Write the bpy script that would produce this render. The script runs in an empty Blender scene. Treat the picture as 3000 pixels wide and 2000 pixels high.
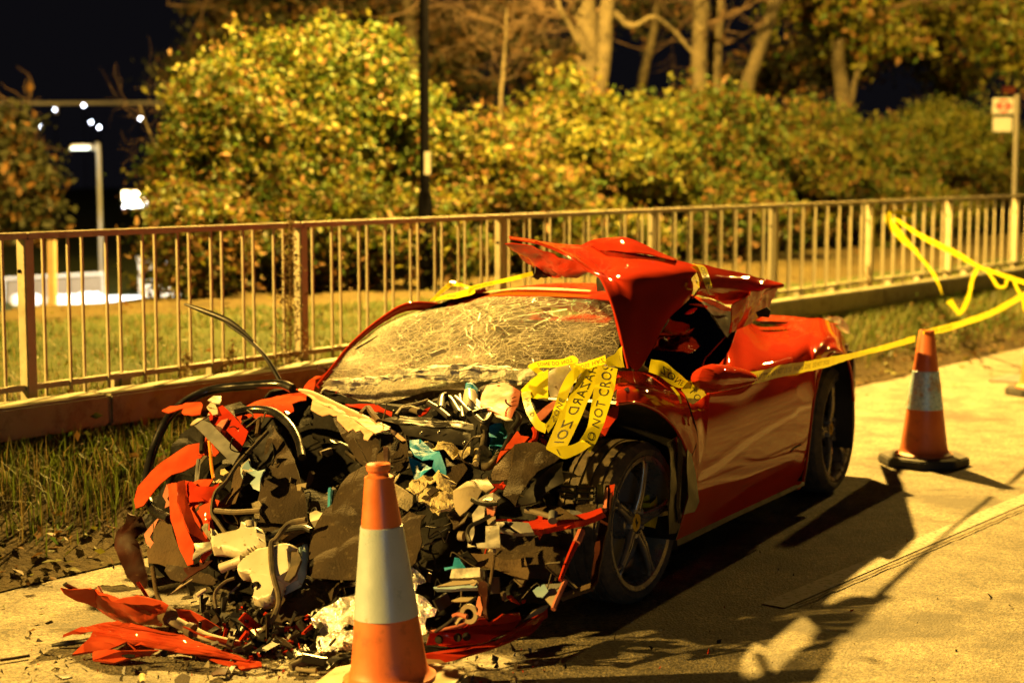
import bpy, bmesh, math, random
import numpy as np
from mathutils import Vector, Matrix, noise, geometry

# ---------------------------------------------------------------- camera, world, exposure
SC = bpy.context.scene
COL = SC.collection
F = 3900.0; CAM_H = 1.80; PITCH = math.atan((784 - 382) / F)      # focal length in units of a 2352-wide frame
cam_d = bpy.data.cameras.new('camera')
cam_d.sensor_width = 36.0; cam_d.lens = 36.0 * F / 2352
cam_d.clip_start = 0.1; cam_d.clip_end = 400
cam_d.dof.use_dof = True; cam_d.dof.focus_distance = 6.9; cam_d.dof.aperture_fstop = 1.9
cam = bpy.data.objects.new('camera', cam_d); COL.objects.link(cam)
cam.location = (0, 0, CAM_H); cam.rotation_euler = (math.pi / 2 - PITCH, 0, 0)
SC.camera = cam
wd = bpy.data.worlds.new('World'); SC.world = wd; wd.use_nodes = True
wd.node_tree.nodes['Background'].inputs[0].default_value = (0.36, 0.33, 0.44, 1)
wd.node_tree.nodes['Background'].inputs[1].default_value = 0.010
SC.view_settings.view_transform = 'Standard'; SC.view_settings.look = 'None'
SC.view_settings.exposure = 0.0; SC.view_settings.gamma = 1.0
SC.render.engine = 'CYCLES'
SC.cycles.use_denoising = True
SC.cycles.max_bounces = 8; SC.cycles.transparent_max_bounces = 12
SC.cycles.caustics_reflective = False; SC.cycles.caustics_refractive = False
SC.cycles.sample_clamp_indirect = 4.0
SODIUM = (1.0, 0.575, 0.105)
LAMP_B = (0.02, 17.3, 8.1)        # head of the lamp on the black column behind the railing
LAMP_A = (-16.6, 2.95, 7.4)        # next lamp along the road, left of the view
LAMP_C = (12.5, 29.0, 7.6)        # next lamp the other way
POW_B, POW_A, POW_C = 44000, 49000, 6500

def lamp_light(loc, power, parent=None, radius=0.16):
    l = bpy.data.lights.new('lamp_light', 'POINT'); l.energy = power; l.color = SODIUM; l.shadow_soft_size = radius
    o = bpy.data.objects.new('lamp_light', l); COL.objects.link(o); o.location = loc
    return o
lamp_light(LAMP_B, POW_B); lamp_light(LAMP_A, POW_A); lamp_light(LAMP_C, POW_C)
for hx in (1.6, 2.9):             # the cool headlamps of a vehicle standing behind the photographer (their twin glints show in the red panel)
    hl = lamp_light((hx, -5.5, 1.25), 120, radius=.07); hl.data.color = (.62, .86, 1.0)

# ---------------------------------------------------------------- view geometry: a direction seen at (x, y), met with a plane of the place
_R = Vector((1, 0, 0)); _Fw = Vector((0, math.cos(PITCH), -math.sin(PITCH))); _U = Vector((0, math.sin(PITCH), math.cos(PITCH)))
CAM = Vector((0, 0, CAM_H))
def ray(x, y): return _R * ((x - 1176) / F) + _Fw - _U * ((y - 784) / F)
def PH(x, y, h):
    d = ray(x, y); return CAM + d * ((h - CAM_H) / d.z)
def PD(x, y, depth): return CAM + ray(x, y) * depth
_fr = PH(1465, 1383, 0); _rr = PH(1905, 1130, 0)
AX = (_rr - _fr).normalized(); FWD = -AX; LAT = Vector((-AX.y, AX.x, 0))
ORG = _fr - LAT * 0.12                 # car frame: a forward of the front axle, s across to the far side, h up
ORG.z = 0
def PS(x, y, s):
    d = ray(x, y); return CAM + d * (((ORG + LAT * s - CAM).dot(LAT)) / d.dot(LAT))
def PF(x, y, a):
    d = ray(x, y); return CAM + d * (((ORG + FWD * a - CAM).dot(FWD)) / d.dot(FWD))
def CL(a, s, h): return ORG + FWD * a + LAT * s + Vector((0, 0, h))
def PV(x, y, A, B):                    # vertical plane through A and B
    n = (B - A).cross(Vector((0, 0, 1))); d = ray(x, y)
    return CAM + d * ((A - CAM).dot(n) / d.dot(n))
# road frame: u along the road, n away from the carriageway
UD = Vector((4080 - 1176, F * math.cos(PITCH) * 1.0 + 402 * math.sin(PITCH), 0)); UD.normalize()
ND = Vector((-UD.y, UD.x, 0))
E0 = PH(0, 1360, 0)
def RP(u, n, h): return E0 + UD * u + ND * n + Vector((0, 0, h))
def PN(x, y, n):                       # meet the vertical plane at offset n from the road edge
    d = ray(x, y); return CAM + d * (((E0 + ND * n - CAM).dot(ND)) / d.dot(ND))

# crops used while measuring: letter -> x0, y0, scale
CR = {'d': (0, 0, 1), 'A': (313.6, 862.4, .2), 'B': (274.4, 1136.8, .2), 'C': (627.2, 862.4, .2), 'D': (901.6, 980, .225),
      'E': (901.6, 1215.2, .225), 'K': (705.6, 642.9, .34), 'G': (235.2, 823.2, .4749), 'H': (784, 823.2, .4749),
      'J': (0, 1176, .4667), '3': (1097.6, 509.6, .4333), 'L': (1136.8, 533.1, .22), 'N': (1803.2, 666.4, .35),
      'Q': (1646.4, 392, .3), 'R': (627.2, 392, .3), 'W': (1254.4, 901.6, .3)}
def cr(c, x, y):
    x0, y0, k = CR[c]; return x0 + x * k, y0 + y * k
def crs(c, s):
    return [cr(c, *[float(v) for v in p.split()]) for p in s.split(',')]
def interp(x, tab):
    if x <= tab[0][0]: return tab[0][1]
    for (x0, y0), (x1, y1) in zip(tab, tab[1:]):
        if x <= x1: return y0 + (y1 - y0) * (x - x0) / (x1 - x0)
    return tab[-1][1]
def AW(x, y):                          # how far forward the crushed front stands at this place
    a = interp(y, [(850, -.15), (900, 0), (960, .25), (1100, .55), (1250, .8), (1400, 1.0), (1500, 1.12)])
    return a - .12 * max(0, (x - 1000) / 280) ** 2 - .3 * max(0, (450 - x) / 160) ** 2

# ---------------------------------------------------------------- objects
WORLD = {}
def wloc(o): return WORLD.get(o.name, Vector((0, 0, 0)))
def tag(o, label=None, cat=None, group=None, kind=None):
    if label: o['label'] = label
    if cat: o['category'] = cat
    if group: o['group'] = group
    if kind: o['kind'] = kind
    return o
def thing(name, label, cat, loc=(0, 0, 0), group=None):
    o = bpy.data.objects.new(name, None); COL.objects.link(o); o.location = loc; o.empty_display_size = .1
    WORLD[o.name] = Vector(loc); return tag(o, label, cat, group)
def mk(name, verts, faces, mat, parent=None, smooth=False, midx=None, origin=None):
    v = np.array([tuple(p) for p in verts], dtype=np.float64) if not isinstance(verts, np.ndarray) else verts
    c = np.array(origin if origin is not None else v.mean(axis=0))
    me = bpy.data.meshes.new(name)
    if isinstance(faces, np.ndarray):
        nf, k = faces.shape
        me.vertices.add(len(v)); me.vertices.foreach_set('co', (v - c).ravel())
        me.loops.add(nf * k); me.polygons.add(nf)
        me.loops.foreach_set('vertex_index', faces.ravel().astype(np.int32))
        me.polygons.foreach_set('loop_start', np.arange(0, nf * k, k, dtype=np.int32))
        me.update(calc_edges=True)
    else:
        me.from_pydata((v - c).tolist(), [], faces)
    for m in (mat if isinstance(mat, (list, tuple)) else [mat]): me.materials.append(m)
    if midx is not None: me.polygons.foreach_set('material_index', np.asarray(midx, dtype=np.int32))
    if smooth: me.polygons.foreach_set('use_smooth', [True] * len(me.polygons))
    me.validate(); me.update()
    o = bpy.data.objects.new(name, me); COL.objects.link(o)
    p = Vector(c)
    if parent is not None:
        o.parent = parent; o.location = p - wloc(parent)
    else: o.location = p
    WORLD[o.name] = p
    return o
def bm_obj(name, bm, mat, parent=None, smooth=False):
    bmesh.ops.recalc_face_normals(bm, faces=bm.faces)
    vs = [tuple(v.co) for v in bm.verts]; bm.verts.index_update()
    fs = [[v.index for v in f.verts] for f in bm.faces]; bm.free()
    return mk(name, vs, fs, mat, parent, smooth)
def autosmooth(o, deg=35):
    me = o.data
    me.polygons.foreach_set('use_smooth', [True] * len(me.polygons))
    try: me.set_sharp_from_angle(angle=math.radians(deg))
    except Exception: pass
    return o
def link_copy(o, parent, off):         # same mesh, moved
    c = o.copy(); COL.objects.link(c); c.parent = parent; c.location = o.location + off
    WORLD[c.name] = wloc(o) + off; return c
def catmull(P, n, closed=False):
    P = [np.array(p, float) for p in P]; out = []
    N = len(P); segs = N if closed else N - 1
    for i in range(segs):
        p0 = P[(i - 1) % N] if closed or i > 0 else 2 * P[0] - P[1]
        p1 = P[i]; p2 = P[(i + 1) % N]
        p3 = P[(i + 2) % N] if closed or i + 2 < N else 2 * P[-1] - P[-2]
        for k in range(n):
            t = k / n
            out.append(.5 * ((2 * p1) + (-p0 + p2) * t + (2 * p0 - 5 * p1 + 4 * p2 - p3) * t * t + (-p0 + 3 * p1 - 3 * p2 + p3) * t ** 3))
    if not closed: out.append(P[-1])
    return out
def tube_geo(P, rad, ns=8, flat=1.0):
    P = [Vector(p) for p in P]; V = []; Fc = []; n = len(P)
    up = Vector((0, 0, 1)); prev = None
    for i, p in enumerate(P):
        t = (P[min(i + 1, n - 1)] - P[max(i - 1, 0)])
        if t.length < 1e-9: t = Vector((0, 0, 1))
        t.normalize()
        if prev is None:
            x = t.cross(up)
            if x.length < .1: x = t.cross(Vector((1, 0, 0)))
        else: x = prev - t * prev.dot(t)
        x.normalize(); prev = x; y = t.cross(x)
        r = rad[i] if isinstance(rad, (list, tuple)) else rad
        for k in range(ns):
            a = 2 * math.pi * k / ns
            V.append(p + x * (r * math.cos(a)) + y * (r * flat * math.sin(a)))
    for i in range(n - 1):
        for k in range(ns):
            Fc.append([i * ns + k, i * ns + (k + 1) % ns, (i + 1) * ns + (k + 1) % ns, (i + 1) * ns + k])
    Fc.append(list(range(ns))[::-1]); Fc.append([(n - 1) * ns + k for k in range(ns)])
    return V, Fc
def tube(name, pts, r, mat, parent=None, ns=8, sub=5, flat=1.0):
    P = catmull(pts, sub) if len(pts) > 2 and sub > 1 else pts
    if isinstance(r, (list, tuple)):
        m = len(P); r = [float(np.interp(i / (m - 1), np.linspace(0, 1, len(r)), r)) for i in range(m)]
    V, Fc = tube_geo(P, r, ns, flat)
    return autosmooth(mk(name, V, Fc, mat, parent), 50)
def box_geo(c, X, Y, Z):
    c, X, Y, Z = Vector(c), Vector(X), Vector(Y), Vector(Z)
    V = [c + X * i + Y * j + Z * k for i in (-1, 1) for j in (-1, 1) for k in (-1, 1)]
    return V, [[0, 1, 3, 2], [4, 6, 7, 5], [0, 4, 5, 1], [2, 3, 7, 6], [0, 2, 6, 4], [1, 5, 7, 3]]
def box(name, c, X, Y, Z, mat, parent=None, bev=0.0):
    V, Fc = box_geo(c, X, Y, Z)
    if not bev: return mk(name, V, Fc, mat, parent, origin=tuple(Vector(c)))
    bm = bmesh.new(); vs = [bm.verts.new(v) for v in V]
    for f in Fc: bm.faces.new([vs[i] for i in f])
    bmesh.ops.bevel(bm, geom=list(bm.edges), offset=bev, segments=2, affect='EDGES')
    return autosmooth(bm_obj(name, bm, mat, parent), 40)
def lathe_geo(prof, c, axis, n=48):    # prof: (distance along axis, radius)
    c = Vector(c); A = Vector(axis).normalized()
    X = A.cross(Vector((0, 0, 1)))
    if X.length < .1: X = Vector((1, 0, 0))
    X.normalize(); Y = A.cross(X); V = []; Fc = []; m = len(prof)
    for k in range(n):
        t = 2 * math.pi * k / n; d = X * math.cos(t) + Y * math.sin(t)
        for z, r in prof: V.append(c + A * z + d * r)
    for k in range(n):
        k2 = (k + 1) % n
        for i in range(m - 1): Fc.append([k * m + i, k2 * m + i, k2 * m + i + 1, k * m + i + 1])
    return V, Fc
def lathe(name, prof, c, axis, mat, parent=None, n=48, deg=35):
    V, Fc = lathe_geo(prof, c, axis, n)
    return autosmooth(mk(name, V, Fc, mat, parent), deg)
def merge(*gs):
    V = []; Fc = []
    for v, f in gs:
        b = len(V); V += list(v); Fc += [[i + b for i in q] for q in f]
    return V, Fc
def thicken(bm, th):
    bm.normal_update(); bm.verts.index_update()
    vs = list(bm.verts); fs = [list(f.verts) for f in bm.faces]; be = [(e.verts[0], e.verts[1]) for e in bm.edges if e.is_boundary]
    dup = {v: bm.verts.new(v.co - v.normal * th) for v in vs}
    for q in [[dup[v] for v in reversed(f)] for f in fs] + [[a, b, dup[b], dup[a]] for a, b in be]:
        try: bm.faces.new(q)
        except ValueError: pass
def grid_surf(name, rows, mat, parent=None, nu=4, nv=4, th=0.0, cr_=0.0, seed=0, deg=40):
    R = [catmull(r, nv) for r in rows]
    C = [catmull([R[i][j] for i in range(len(R))], nu) for j in range(len(R[0]))]
    m, n = len(C[0]), len(C)
    V = [Vector(C[j][i]) for i in range(m) for j in range(n)]
    Fc = [[i * n + j, i * n + j + 1, (i + 1) * n + j + 1, (i + 1) * n + j] for i in range(m - 1) for j in range(n - 1)]
    if cr_:
        for k, v in enumerate(V):
            V[k] = v + noise.noise_vector(v * 6 + Vector((seed, 0, 0))) * cr_
    bm = bmesh.new(); vs = [bm.verts.new(v) for v in V]
    for f in Fc: bm.faces.new([vs[i] for i in f])
    bmesh.ops.remove_doubles(bm, verts=bm.verts, dist=1e-5)
    bmesh.ops.recalc_face_normals(bm, faces=bm.faces)
    if th: thicken(bm, th)
    return autosmooth(bm_obj(name, bm, mat, parent), deg)
def poly_bm(pts, res, jag=0.0, rnd=None):
    pts = [Vector(p) for p in pts]
    if jag:
        q = []
        for i, p in enumerate(pts):
            p2 = pts[(i + 1) % len(pts)]; L = (p2 - p).length; m = max(1, int(L / .03)); q.append(p)
            for k in range(1, m): q.append(p.lerp(p2, k / m) + Vector((rnd.uniform(-1, 1), rnd.uniform(-1, 1), rnd.uniform(-1, 1))) * jag)
        pts = q
    tri = geometry.tessellate_polygon([pts])
    bm = bmesh.new(); vs = [bm.verts.new(p) for p in pts]
    for t in tri:
        try: bm.faces.new([vs[i] for i in t])
        except ValueError: pass
    for _ in range(5):
        ed = [e for e in bm.edges if e.calc_length() > res]
        if not ed or len(bm.faces) > 3500: break
        bmesh.ops.subdivide_edges(bm, edges=ed, cuts=1, use_grid_fill=False)
        bmesh.ops.triangulate(bm, faces=[f for f in bm.faces if len(f.verts) > 3])
    return bm
_sd = [0]
def sheet(name, pts, mat, parent=None, th=.005, crm=.004, res=.05, freq=9, jag=.0, deg=40, bend=0.0):
    """a torn sheet: outline in space, finely divided, dented along its normal, given thickness"""
    _sd[0] += 1; rnd = random.Random(_sd[0])
    bm = poly_bm(pts, res, jag, rnd); off = Vector((_sd[0] * 3.7, 1.3, 0))
    n = Vector((0, 0, 0)); P = [Vector(p) for p in pts]
    for i in range(len(P)): n += P[i].cross(P[(i + 1) % len(P)])
    n.normalize()
    if n.dot(CAM - P[0]) < 0: n = -n
    c = sum(P, Vector()) / len(P); R = max((p - c).length for p in P)
    for v in bm.verts:
        q = v.co * freq + off
        v.co += n * (noise.noise(q) * crm * 1.6 + noise.noise(q * 2.7) * crm * .6 + bend * (1 - ((v.co - c).length / R) ** 2)) + noise.noise_vector(q * 1.3) * crm * .5
    bmesh.ops.recalc_face_normals(bm, faces=bm.faces)
    if th: thicken(bm, th)
    return autosmooth(bm_obj(name, bm, mat, parent), deg)
def wp(c, s, o=0.0, a=None, tx=0.0, ty=0.0):
    """outline read off a crop, stood on the crushed front: o forward of it, or at a fixed a; tx, ty tilt it (m per 100)"""
    P = crs(c, s); cx = sum(p[0] for p in P) / len(P); cy = sum(p[1] for p in P) / len(P)
    base = a if a is not None else AW(cx, cy) + o
    sl = 0.0 if a is not None else (AW(cx, cy + 20) - AW(cx, cy - 20)) / 40
    return [PF(x, y, base + sl * (y - cy) + tx * (x - cx) / 100 + ty * (y - cy) / 100) for x, y in P]
def pillow(name, pts, mat, parent=None, depth=.05, rim=.04, res=.022, crm=.004, freq=12):
    """a moulded hollow body: outline with both faces swelling away from its rim"""
    _sd[0] += 1; off = Vector((_sd[0] * 2.1, 0, 0)); P = [Vector(p) for p in pts]
    bm = poly_bm(pts, res)
    n = Vector((0, 0, 0))
    for i in range(len(P)): n += P[i].cross(P[(i + 1) % len(P)])
    n.normalize()
    if n.dot(CAM - P[0]) < 0: n = -n
    def dist(q):
        m = 1e9
        for i in range(len(P)):
            a, b = P[i], P[(i + 1) % len(P)]; ab = b - a; t = max(0, min(1, (q - a).dot(ab) / max(ab.length_squared, 1e-12)))
            m = min(m, (q - a - ab * t).length)
        return m
    vs = [v.co.copy() for v in bm.verts]; bm.verts.index_update(); fs = [[v.index for v in f.verts] for f in bm.faces]; bm.free()
    N = len(vs); V = []; B = []
    for q in vs:
        d = min(1, dist(q) / rim); w = math.sqrt(max(0, 1 - (1 - d) ** 2)) * depth + .002
        k = noise.noise(q * freq + off) * crm * 2 * d
        V.append(q + n * (w + k)); B.append(q - n * (w * .8))
    cnt = {}
    for f in fs:
        for i in range(len(f)):
            e = (f[i], f[(i + 1) % len(f)]); cnt[e] = 1
    side = [[e[0], e[1], e[1] + N, e[0] + N] for e in cnt if (e[1], e[0]) not in cnt]
    bm = bmesh.new(); bv = [bm.verts.new(q) for q in V + B]
    for f in fs + [[i + N for i in f[::-1]] for f in fs] + side:
        try: bm.faces.new([bv[i] for i in f])
        except ValueError: pass
    return autosmooth(bm_obj(name, bm, mat, parent), 60)

# ---------------------------------------------------------------- materials
def newmat(name):
    m = bpy.data.materials.new(name); m.use_nodes = True
    nt = m.node_tree; return m, nt, nt.nodes['Principled BSDF']
def N(nt, t, **kw):
    n = nt.nodes.new(t)
    for k, v in kw.items(): setattr(n, k, v)
    return n
def setin(n, **kw):
    for k, v in kw.items(): n.inputs[k.replace('_', ' ')].default_value = v
def tex(nt, kind='NOISE', scale=5., detail=4., rough=.55, coord='Object', vec=None):
    if vec is None:
        tc = N(nt, 'ShaderNodeTexCoord'); vec = tc.outputs[coord]
    if kind == 'NOISE':
        n = N(nt, 'ShaderNodeTexNoise'); setin(n, Scale=scale, Detail=detail, Roughness=rough)
    else:
        n = N(nt, 'ShaderNodeTexVoronoi'); setin(n, Scale=scale)
    nt.links.new(vec, n.inputs['Vector']); return n
def ramp(nt, src, stops):
    r = N(nt, 'ShaderNodeValToRGB'); e = r.color_ramp.elements
    while len(e) < len(stops): e.new(.5)
    for k, (p, c) in enumerate(stops):
        e[k].position = p; e[k].color = tuple(c) + (1,) if len(c) == 3 else c
    nt.links.new(src, r.inputs[0]); return r
def mix(nt, f, a, b):
    m = N(nt, 'ShaderNodeMix', data_type='RGBA')
    for k, s in ((0, f), (6, a), (7, b)):
        if hasattr(s, 'is_linked'): nt.links.new(s, m.inputs[k])
        else: m.inputs[k].default_value = s if k == 0 else (tuple(s) + (1,) if len(s) == 3 else s)
    return m.outputs[2]
def bump(nt, p, src, strength=.3, dist=.01):
    b = N(nt, 'ShaderNodeBump'); setin(b, Strength=strength, Distance=dist)
    nt.links.new(src, b.inputs['Height']); nt.links.new(b.outputs[0], p.inputs['Normal']); return b
MT = {}
def mottled(name, c1, c2, scale=6, rough=.6, metal=0., bmp=.2, bscale=40, coat=0., spec=.5, dirt=None, dscale=30, dthr=(.62, .7), bdist=.004, rvar=.15):
    m, nt, p = newmat(name)
    n = tex(nt, scale=scale, detail=6); r = ramp(nt, n.outputs[0], [(.3, c1), (.7, c2)]); col = r.outputs[0]
    if dirt:
        d = tex(nt, scale=dscale, detail=5, rough=.7); dr = ramp(nt, d.outputs[0], [(dthr[0], (0, 0, 0)), (dthr[1], (1, 1, 1))])
        col = mix(nt, dr.outputs[0], col, dirt)
    nt.links.new(col, p.inputs['Base Color'])
    setin(p, Metallic=metal, Roughness=rough); p.inputs['Coat Weight'].default_value = coat; p.inputs['Coat Roughness'].default_value = .02
    p.inputs['Specular IOR Level'].default_value = spec
    if rvar:
        q = ramp(nt, n.outputs[0], [(.3, (rough - rvar,) * 3), (.7, (min(1, rough + rvar),) * 3)]); nt.links.new(q.outputs[0], p.inputs['Roughness'])
    if bmp:
        b = tex(nt, scale=bscale, detail=5); bump(nt, p, b.outputs[0], bmp, bdist)
    MT[name] = m; return m
mottled('red_paint', (.29, .020, .008), (.34, .026, .010), 3, .30, 0, .0, coat=.55, spec=0, rvar=0, dirt=(.24, .075, .035), dscale=28, dthr=(.63, .80))
mottled('red_dusty', (.33, .034, .012), (.42, .062, .022), 9, .42, 0, .12, 60, coat=.3, spec=.0, dirt=(.30, .07, .03), dscale=14, dthr=(.6, .8))
mottled('red_primer', (.30, .075, .04), (.40, .13, .08), 14, .7, 0, .3, 60, dirt=(.25, .06, .03))
mottled('lamplit_red', (.42, .24, .14), (.52, .38, .25), 14, .5, 0, .3, 60, dirt=(.55, .16, .07), dscale=9, dthr=(.55, .7))  # red flange paled so lamplight on its upper face is in the colour
mottled('dark_shell', (.014, .004, .003), (.04, .008, .004), 7, .6, 0, .4, 30, coat=.0, spec=.08, dirt=(.12, .08, .04), dscale=22)
mottled('black_plastic', (.009, .009, .010), (.020, .018, .016), 8, .42, 0, .25, 50, dirt=(.09, .065, .035), dscale=40, dthr=(.66, .75))
mottled('liner', (.020, .014, .009), (.040, .028, .017), 5, .92, 0, .7, 120, spec=.2, dirt=(.11, .085, .05), dscale=26, dthr=(.58, .78), bdist=.006)
mottled('liner_tan', (.055, .037, .02), (.09, .06, .032), 5, .9, 0, .7, 110, spec=.2, dirt=(.03, .02, .012), dscale=20, dthr=(.55, .75), bdist=.006)
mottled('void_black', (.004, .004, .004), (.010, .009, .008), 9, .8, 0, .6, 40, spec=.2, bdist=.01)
mottled('rubber', (.035, .030, .023), (.070, .058, .040), 12, .7, 0, .3, 60, spec=.25, dirt=(.13, .10, .06), dscale=18, dthr=(.42, .75))
mottled('seal_rubber', (.006, .006, .007), (.012, .012, .013), 8, .25, 0, .1, 40, coat=.2)
mottled('white_plastic', (.36, .34, .27), (.44, .42, .35), 7, .45, 0, .15, 40, dirt=(.12, .08, .03), dscale=36, dthr=(.60, .68))
mottled('blue_white_plastic', (.12, .22, .32), (.20, .30, .38), 7, .45, 0, .15, 40, dirt=(.12, .08, .03), dscale=36, dthr=(.62, .7))
mottled('blue_cloth', (.004, .12, .30), (.010, .26, .52), 6, .6, 0, .5, 30, bdist=.01)
mottled('aluminium', (.34, .33, .31), (.50, .49, .46), 18, .42, .7, .3, 50, dirt=(.16, .12, .08), dscale=25)
mottled('grey_metal', (.11, .115, .12), (.17, .17, .17), 10, .55, .3, .25, 60, dirt=(.09, .07, .05), dscale=24)
mottled('foil', (.78, .79, .80), (.90, .90, .90), 20, .25, .5, .9, 34, bdist=.02)
mottled('foam', (.34, .28, .14), (.46, .40, .24), 12, .9, 0, .9, 40, spec=.2, bdist=.012, dirt=(.30, .20, .08), dscale=18)
mottled('crushed_glass', (.42, .41, .35), (.60, .59, .52), 24, .6, 0, .9, 110, bdist=.008, dirt=(.30, .26, .18), dscale=16, dthr=(.6, .75))
mottled('felt', (.14, .125, .09), (.25, .22, .16), 20, .95, 0, .9, 90, spec=.1, bdist=.01)
mottled('light_panel', (.17, .14, .09), (.26, .22, .15), 6, .75, 0, .4, 50, dirt=(.12, .08, .04), dscale=16)
mottled('wheel_metal', (.20, .175, .14), (.28, .25, .20), 14, .32, .6, .15, 60, dirt=(.04, .03, .02), dscale=14)
mottled('yellow_enamel', (.70, .42, .01), (.80, .50, .015), 10, .35, 0, 0)
mottled('galvanised', (.15, .145, .09), (.23, .22, .14), 5, .62, .25, .3, 40, dirt=(.07, .05, .032), dscale=7, dthr=(.5, .75))
mottled('rail_paint', (.27, .25, .175), (.36, .33, .235), 6, .5, .2, .2, 60, dirt=(.15, .125, .085), dscale=10, dthr=(.55, .8))
mottled('black_paint', (.003, .003, .004), (.005, .005, .006), 8, .7, 0, .1, 40, spec=0)
mottled('mesh_grey', (.09, .085, .07), (.14, .13, .11), 30, .8, 0, .5, 90)
mottled('grey_pole', (.40, .40, .38), (.50, .50, .48), 8, .5, .2, .1, 40)
mottled('white_paint', (.70, .70, .68), (.80, .80, .78), 6, .5, 0, .1, 40, dirt=(.45, .42, .36), dscale=8)
mottled('far_white', (.34, .36, .38), (.42, .44, .46), 6, .6, 0, .1, 40, spec=.1)
mottled('far_pole', (.20, .21, .21), (.25, .26, .26), 6, .6, 0, .1, 40, spec=.1)
mottled('sign_white', (.24, .24, .23), (.28, .28, .27), 6, .6, 0, 0, spec=.1)
mottled('sign_red', (.20, .008, .006), (.24, .010, .008), 5, .5, 0, 0)
mottled('cone_orange', (.50, .115, .030), (.60, .155, .044), 7, .5, 0, .15, 60, dirt=(.22, .07, .03), dscale=12, dthr=(.55, .78))
mottled('cone_base', (.012, .012, .012), (.03, .028, .024), 8, .7, 0, .4, 60, dirt=(.12, .09, .05), dscale=20)
mottled('cone_base_tan', (.20, .14, .07), (.28, .20, .10), 8, .7, 0, .4, 60, dirt=(.12, .08, .04), dscale=16)
mottled('sleeve_white', (.34, .42, .50), (.40, .48, .56), 10, .38, .1, .5, 160, dirt=(.38, .32, .24), dscale=14, bdist=.002)  # white sleeve tinted bluish in place of cool light thrown back
mottled('sleeve_cool_glint', (.34, .60, .80), (.58, .76, .88), 60, .3, .2, .6, 160, dirt=(.42, .30, .20), dscale=9, dthr=(.48, .62), bdist=.003)  # bluer tint paints the cool retroreflected glint; the scuffs are dirt
mottled('bark', (.040, .033, .018), (.078, .064, .036), 9, .9, 0, .9, 18, spec=.2, bdist=.03, dirt=(.018, .015, .008), dscale=5, dthr=(.5, .62))
mottled('twig', (.04, .027, .015), (.07, .046, .026), 9, .85, 0, .4, 40, spec=.2)
mottled('weed', (.11, .075, .03), (.19, .13, .06), 9, .9, 0, .3, 40, spec=.1)
mottled('seat_leather', (.17, .12, .06), (.24, .17, .09), 6, .5, 0, .3, 40)
mottled('wood_post', (.32, .22, .12), (.42, .30, .17), 8, .8, 0, .4, 30)
mottled('text_black', (.010, .010, .008), (.015, .014, .010), 8, .5, 0, 0)
mottled('amber_plastic', (.70, .22, .02), (.80, .28, .03), 8, .3, 0, 0)
mottled('taillight_red', (.28, .004, .004), (.34, .006, .006), 8, .15, 0, 0, coat=1)

def leafmat(name, c1, c2, tr=.35):
    m, nt, p = newmat(name)
    n = tex(nt, scale=3.0, detail=2); r = ramp(nt, n.outputs[0], [(.35, c1), (.65, c2)])
    nt.links.new(r.outputs[0], p.inputs['Base Color']); setin(p, Roughness=.6); p.inputs['Specular IOR Level'].default_value = .3
    t = N(nt, 'ShaderNodeBsdfTranslucent'); nt.links.new(r.outputs[0], t.inputs[0])
    x = N(nt, 'ShaderNodeMixShader'); x.inputs[0].default_value = tr
    nt.links.new(p.outputs[0], x.inputs[1]); nt.links.new(t.outputs[0], x.inputs[2])
    nt.links.new(x.outputs[0], nt.nodes['Material Output'].inputs[0]); MT[name] = m
leafmat('leaf_green', (.028, .055, .007), (.050, .088, .011))
leafmat('leaf_yellow', (.074, .078, .008), (.135, .132, .014))
leafmat('leaf_brown', (.085, .045, .013), (.14, .075, .02))
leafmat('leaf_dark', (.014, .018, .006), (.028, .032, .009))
leafmat('grass_green', (.044, .074, .009), (.070, .108, .016), .3)
leafmat('verge_green', (.070, .10, .014), (.105, .145, .022), .3)
leafmat('grass_dry', (.13, .10, .036), (.20, .155, .06), .3)

def asphalt():
    m, nt, p = newmat('asphalt')
    big = tex(nt, scale=.55, detail=5); med = tex(nt, scale=4.5, detail=6, rough=.65); fine = tex(nt, scale=85, detail=4, rough=.8)
    base = ramp(nt, big.outputs[0], [(.3, (.125, .115, .094)), (.7, (.185, .168, .132))])
    md = ramp(nt, med.outputs[0], [(.36, (.42, .40, .38)), (.60, (1.08, 1.06, 1))])
    mm = N(nt, 'ShaderNodeMix', data_type='RGBA', blend_type='MULTIPLY'); mm.inputs[0].default_value = .75
    nt.links.new(base.outputs[0], mm.inputs[6]); nt.links.new(md.outputs[0], mm.inputs[7])
    crs2 = tex(nt, scale=34, detail=5, rough=.75)
    fsum = N(nt, 'ShaderNodeMath', operation='MULTIPLY_ADD'); nt.links.new(crs2.outputs[0], fsum.inputs[0]); fsum.inputs[1].default_value = .8; nt.links.new(fine.outputs[0], fsum.inputs[2])
    fs = ramp(nt, fsum.outputs[0], [(.70, (.18, .18, .18)), (.88, (.95, .95, .95)), (1.0, (2.2, 2.05, 1.7))])
    m2 = N(nt, 'ShaderNodeMix', data_type='RGBA', blend_type='MULTIPLY'); m2.inputs[0].default_value = .8
    nt.links.new(mm.outputs[2], m2.inputs[6]); nt.links.new(fs.outputs[0], m2.inputs[7])
    st = tex(nt, scale=1.1, detail=7, rough=.7); sr = ramp(nt, st.outputs[0], [(.50, (0, 0, 0)), (.60, (.88, .88, .88))])
    col = mix(nt, sr.outputs[0], m2.outputs[2], (.055, .048, .038))
    nt.links.new(col, p.inputs['Base Color']); setin(p, Roughness=.78); p.inputs['Specular IOR Level'].default_value = .35
    vo = tex(nt, 'VORONOI', scale=95)
    ad = N(nt, 'ShaderNodeMath', operation='ADD'); nt.links.new(vo.outputs[0], ad.inputs[0]); nt.links.new(fine.outputs[0], ad.inputs[1])
    bump(nt, p, ad.outputs[0], .55, .006); MT['asphalt'] = m
asphalt()
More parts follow.
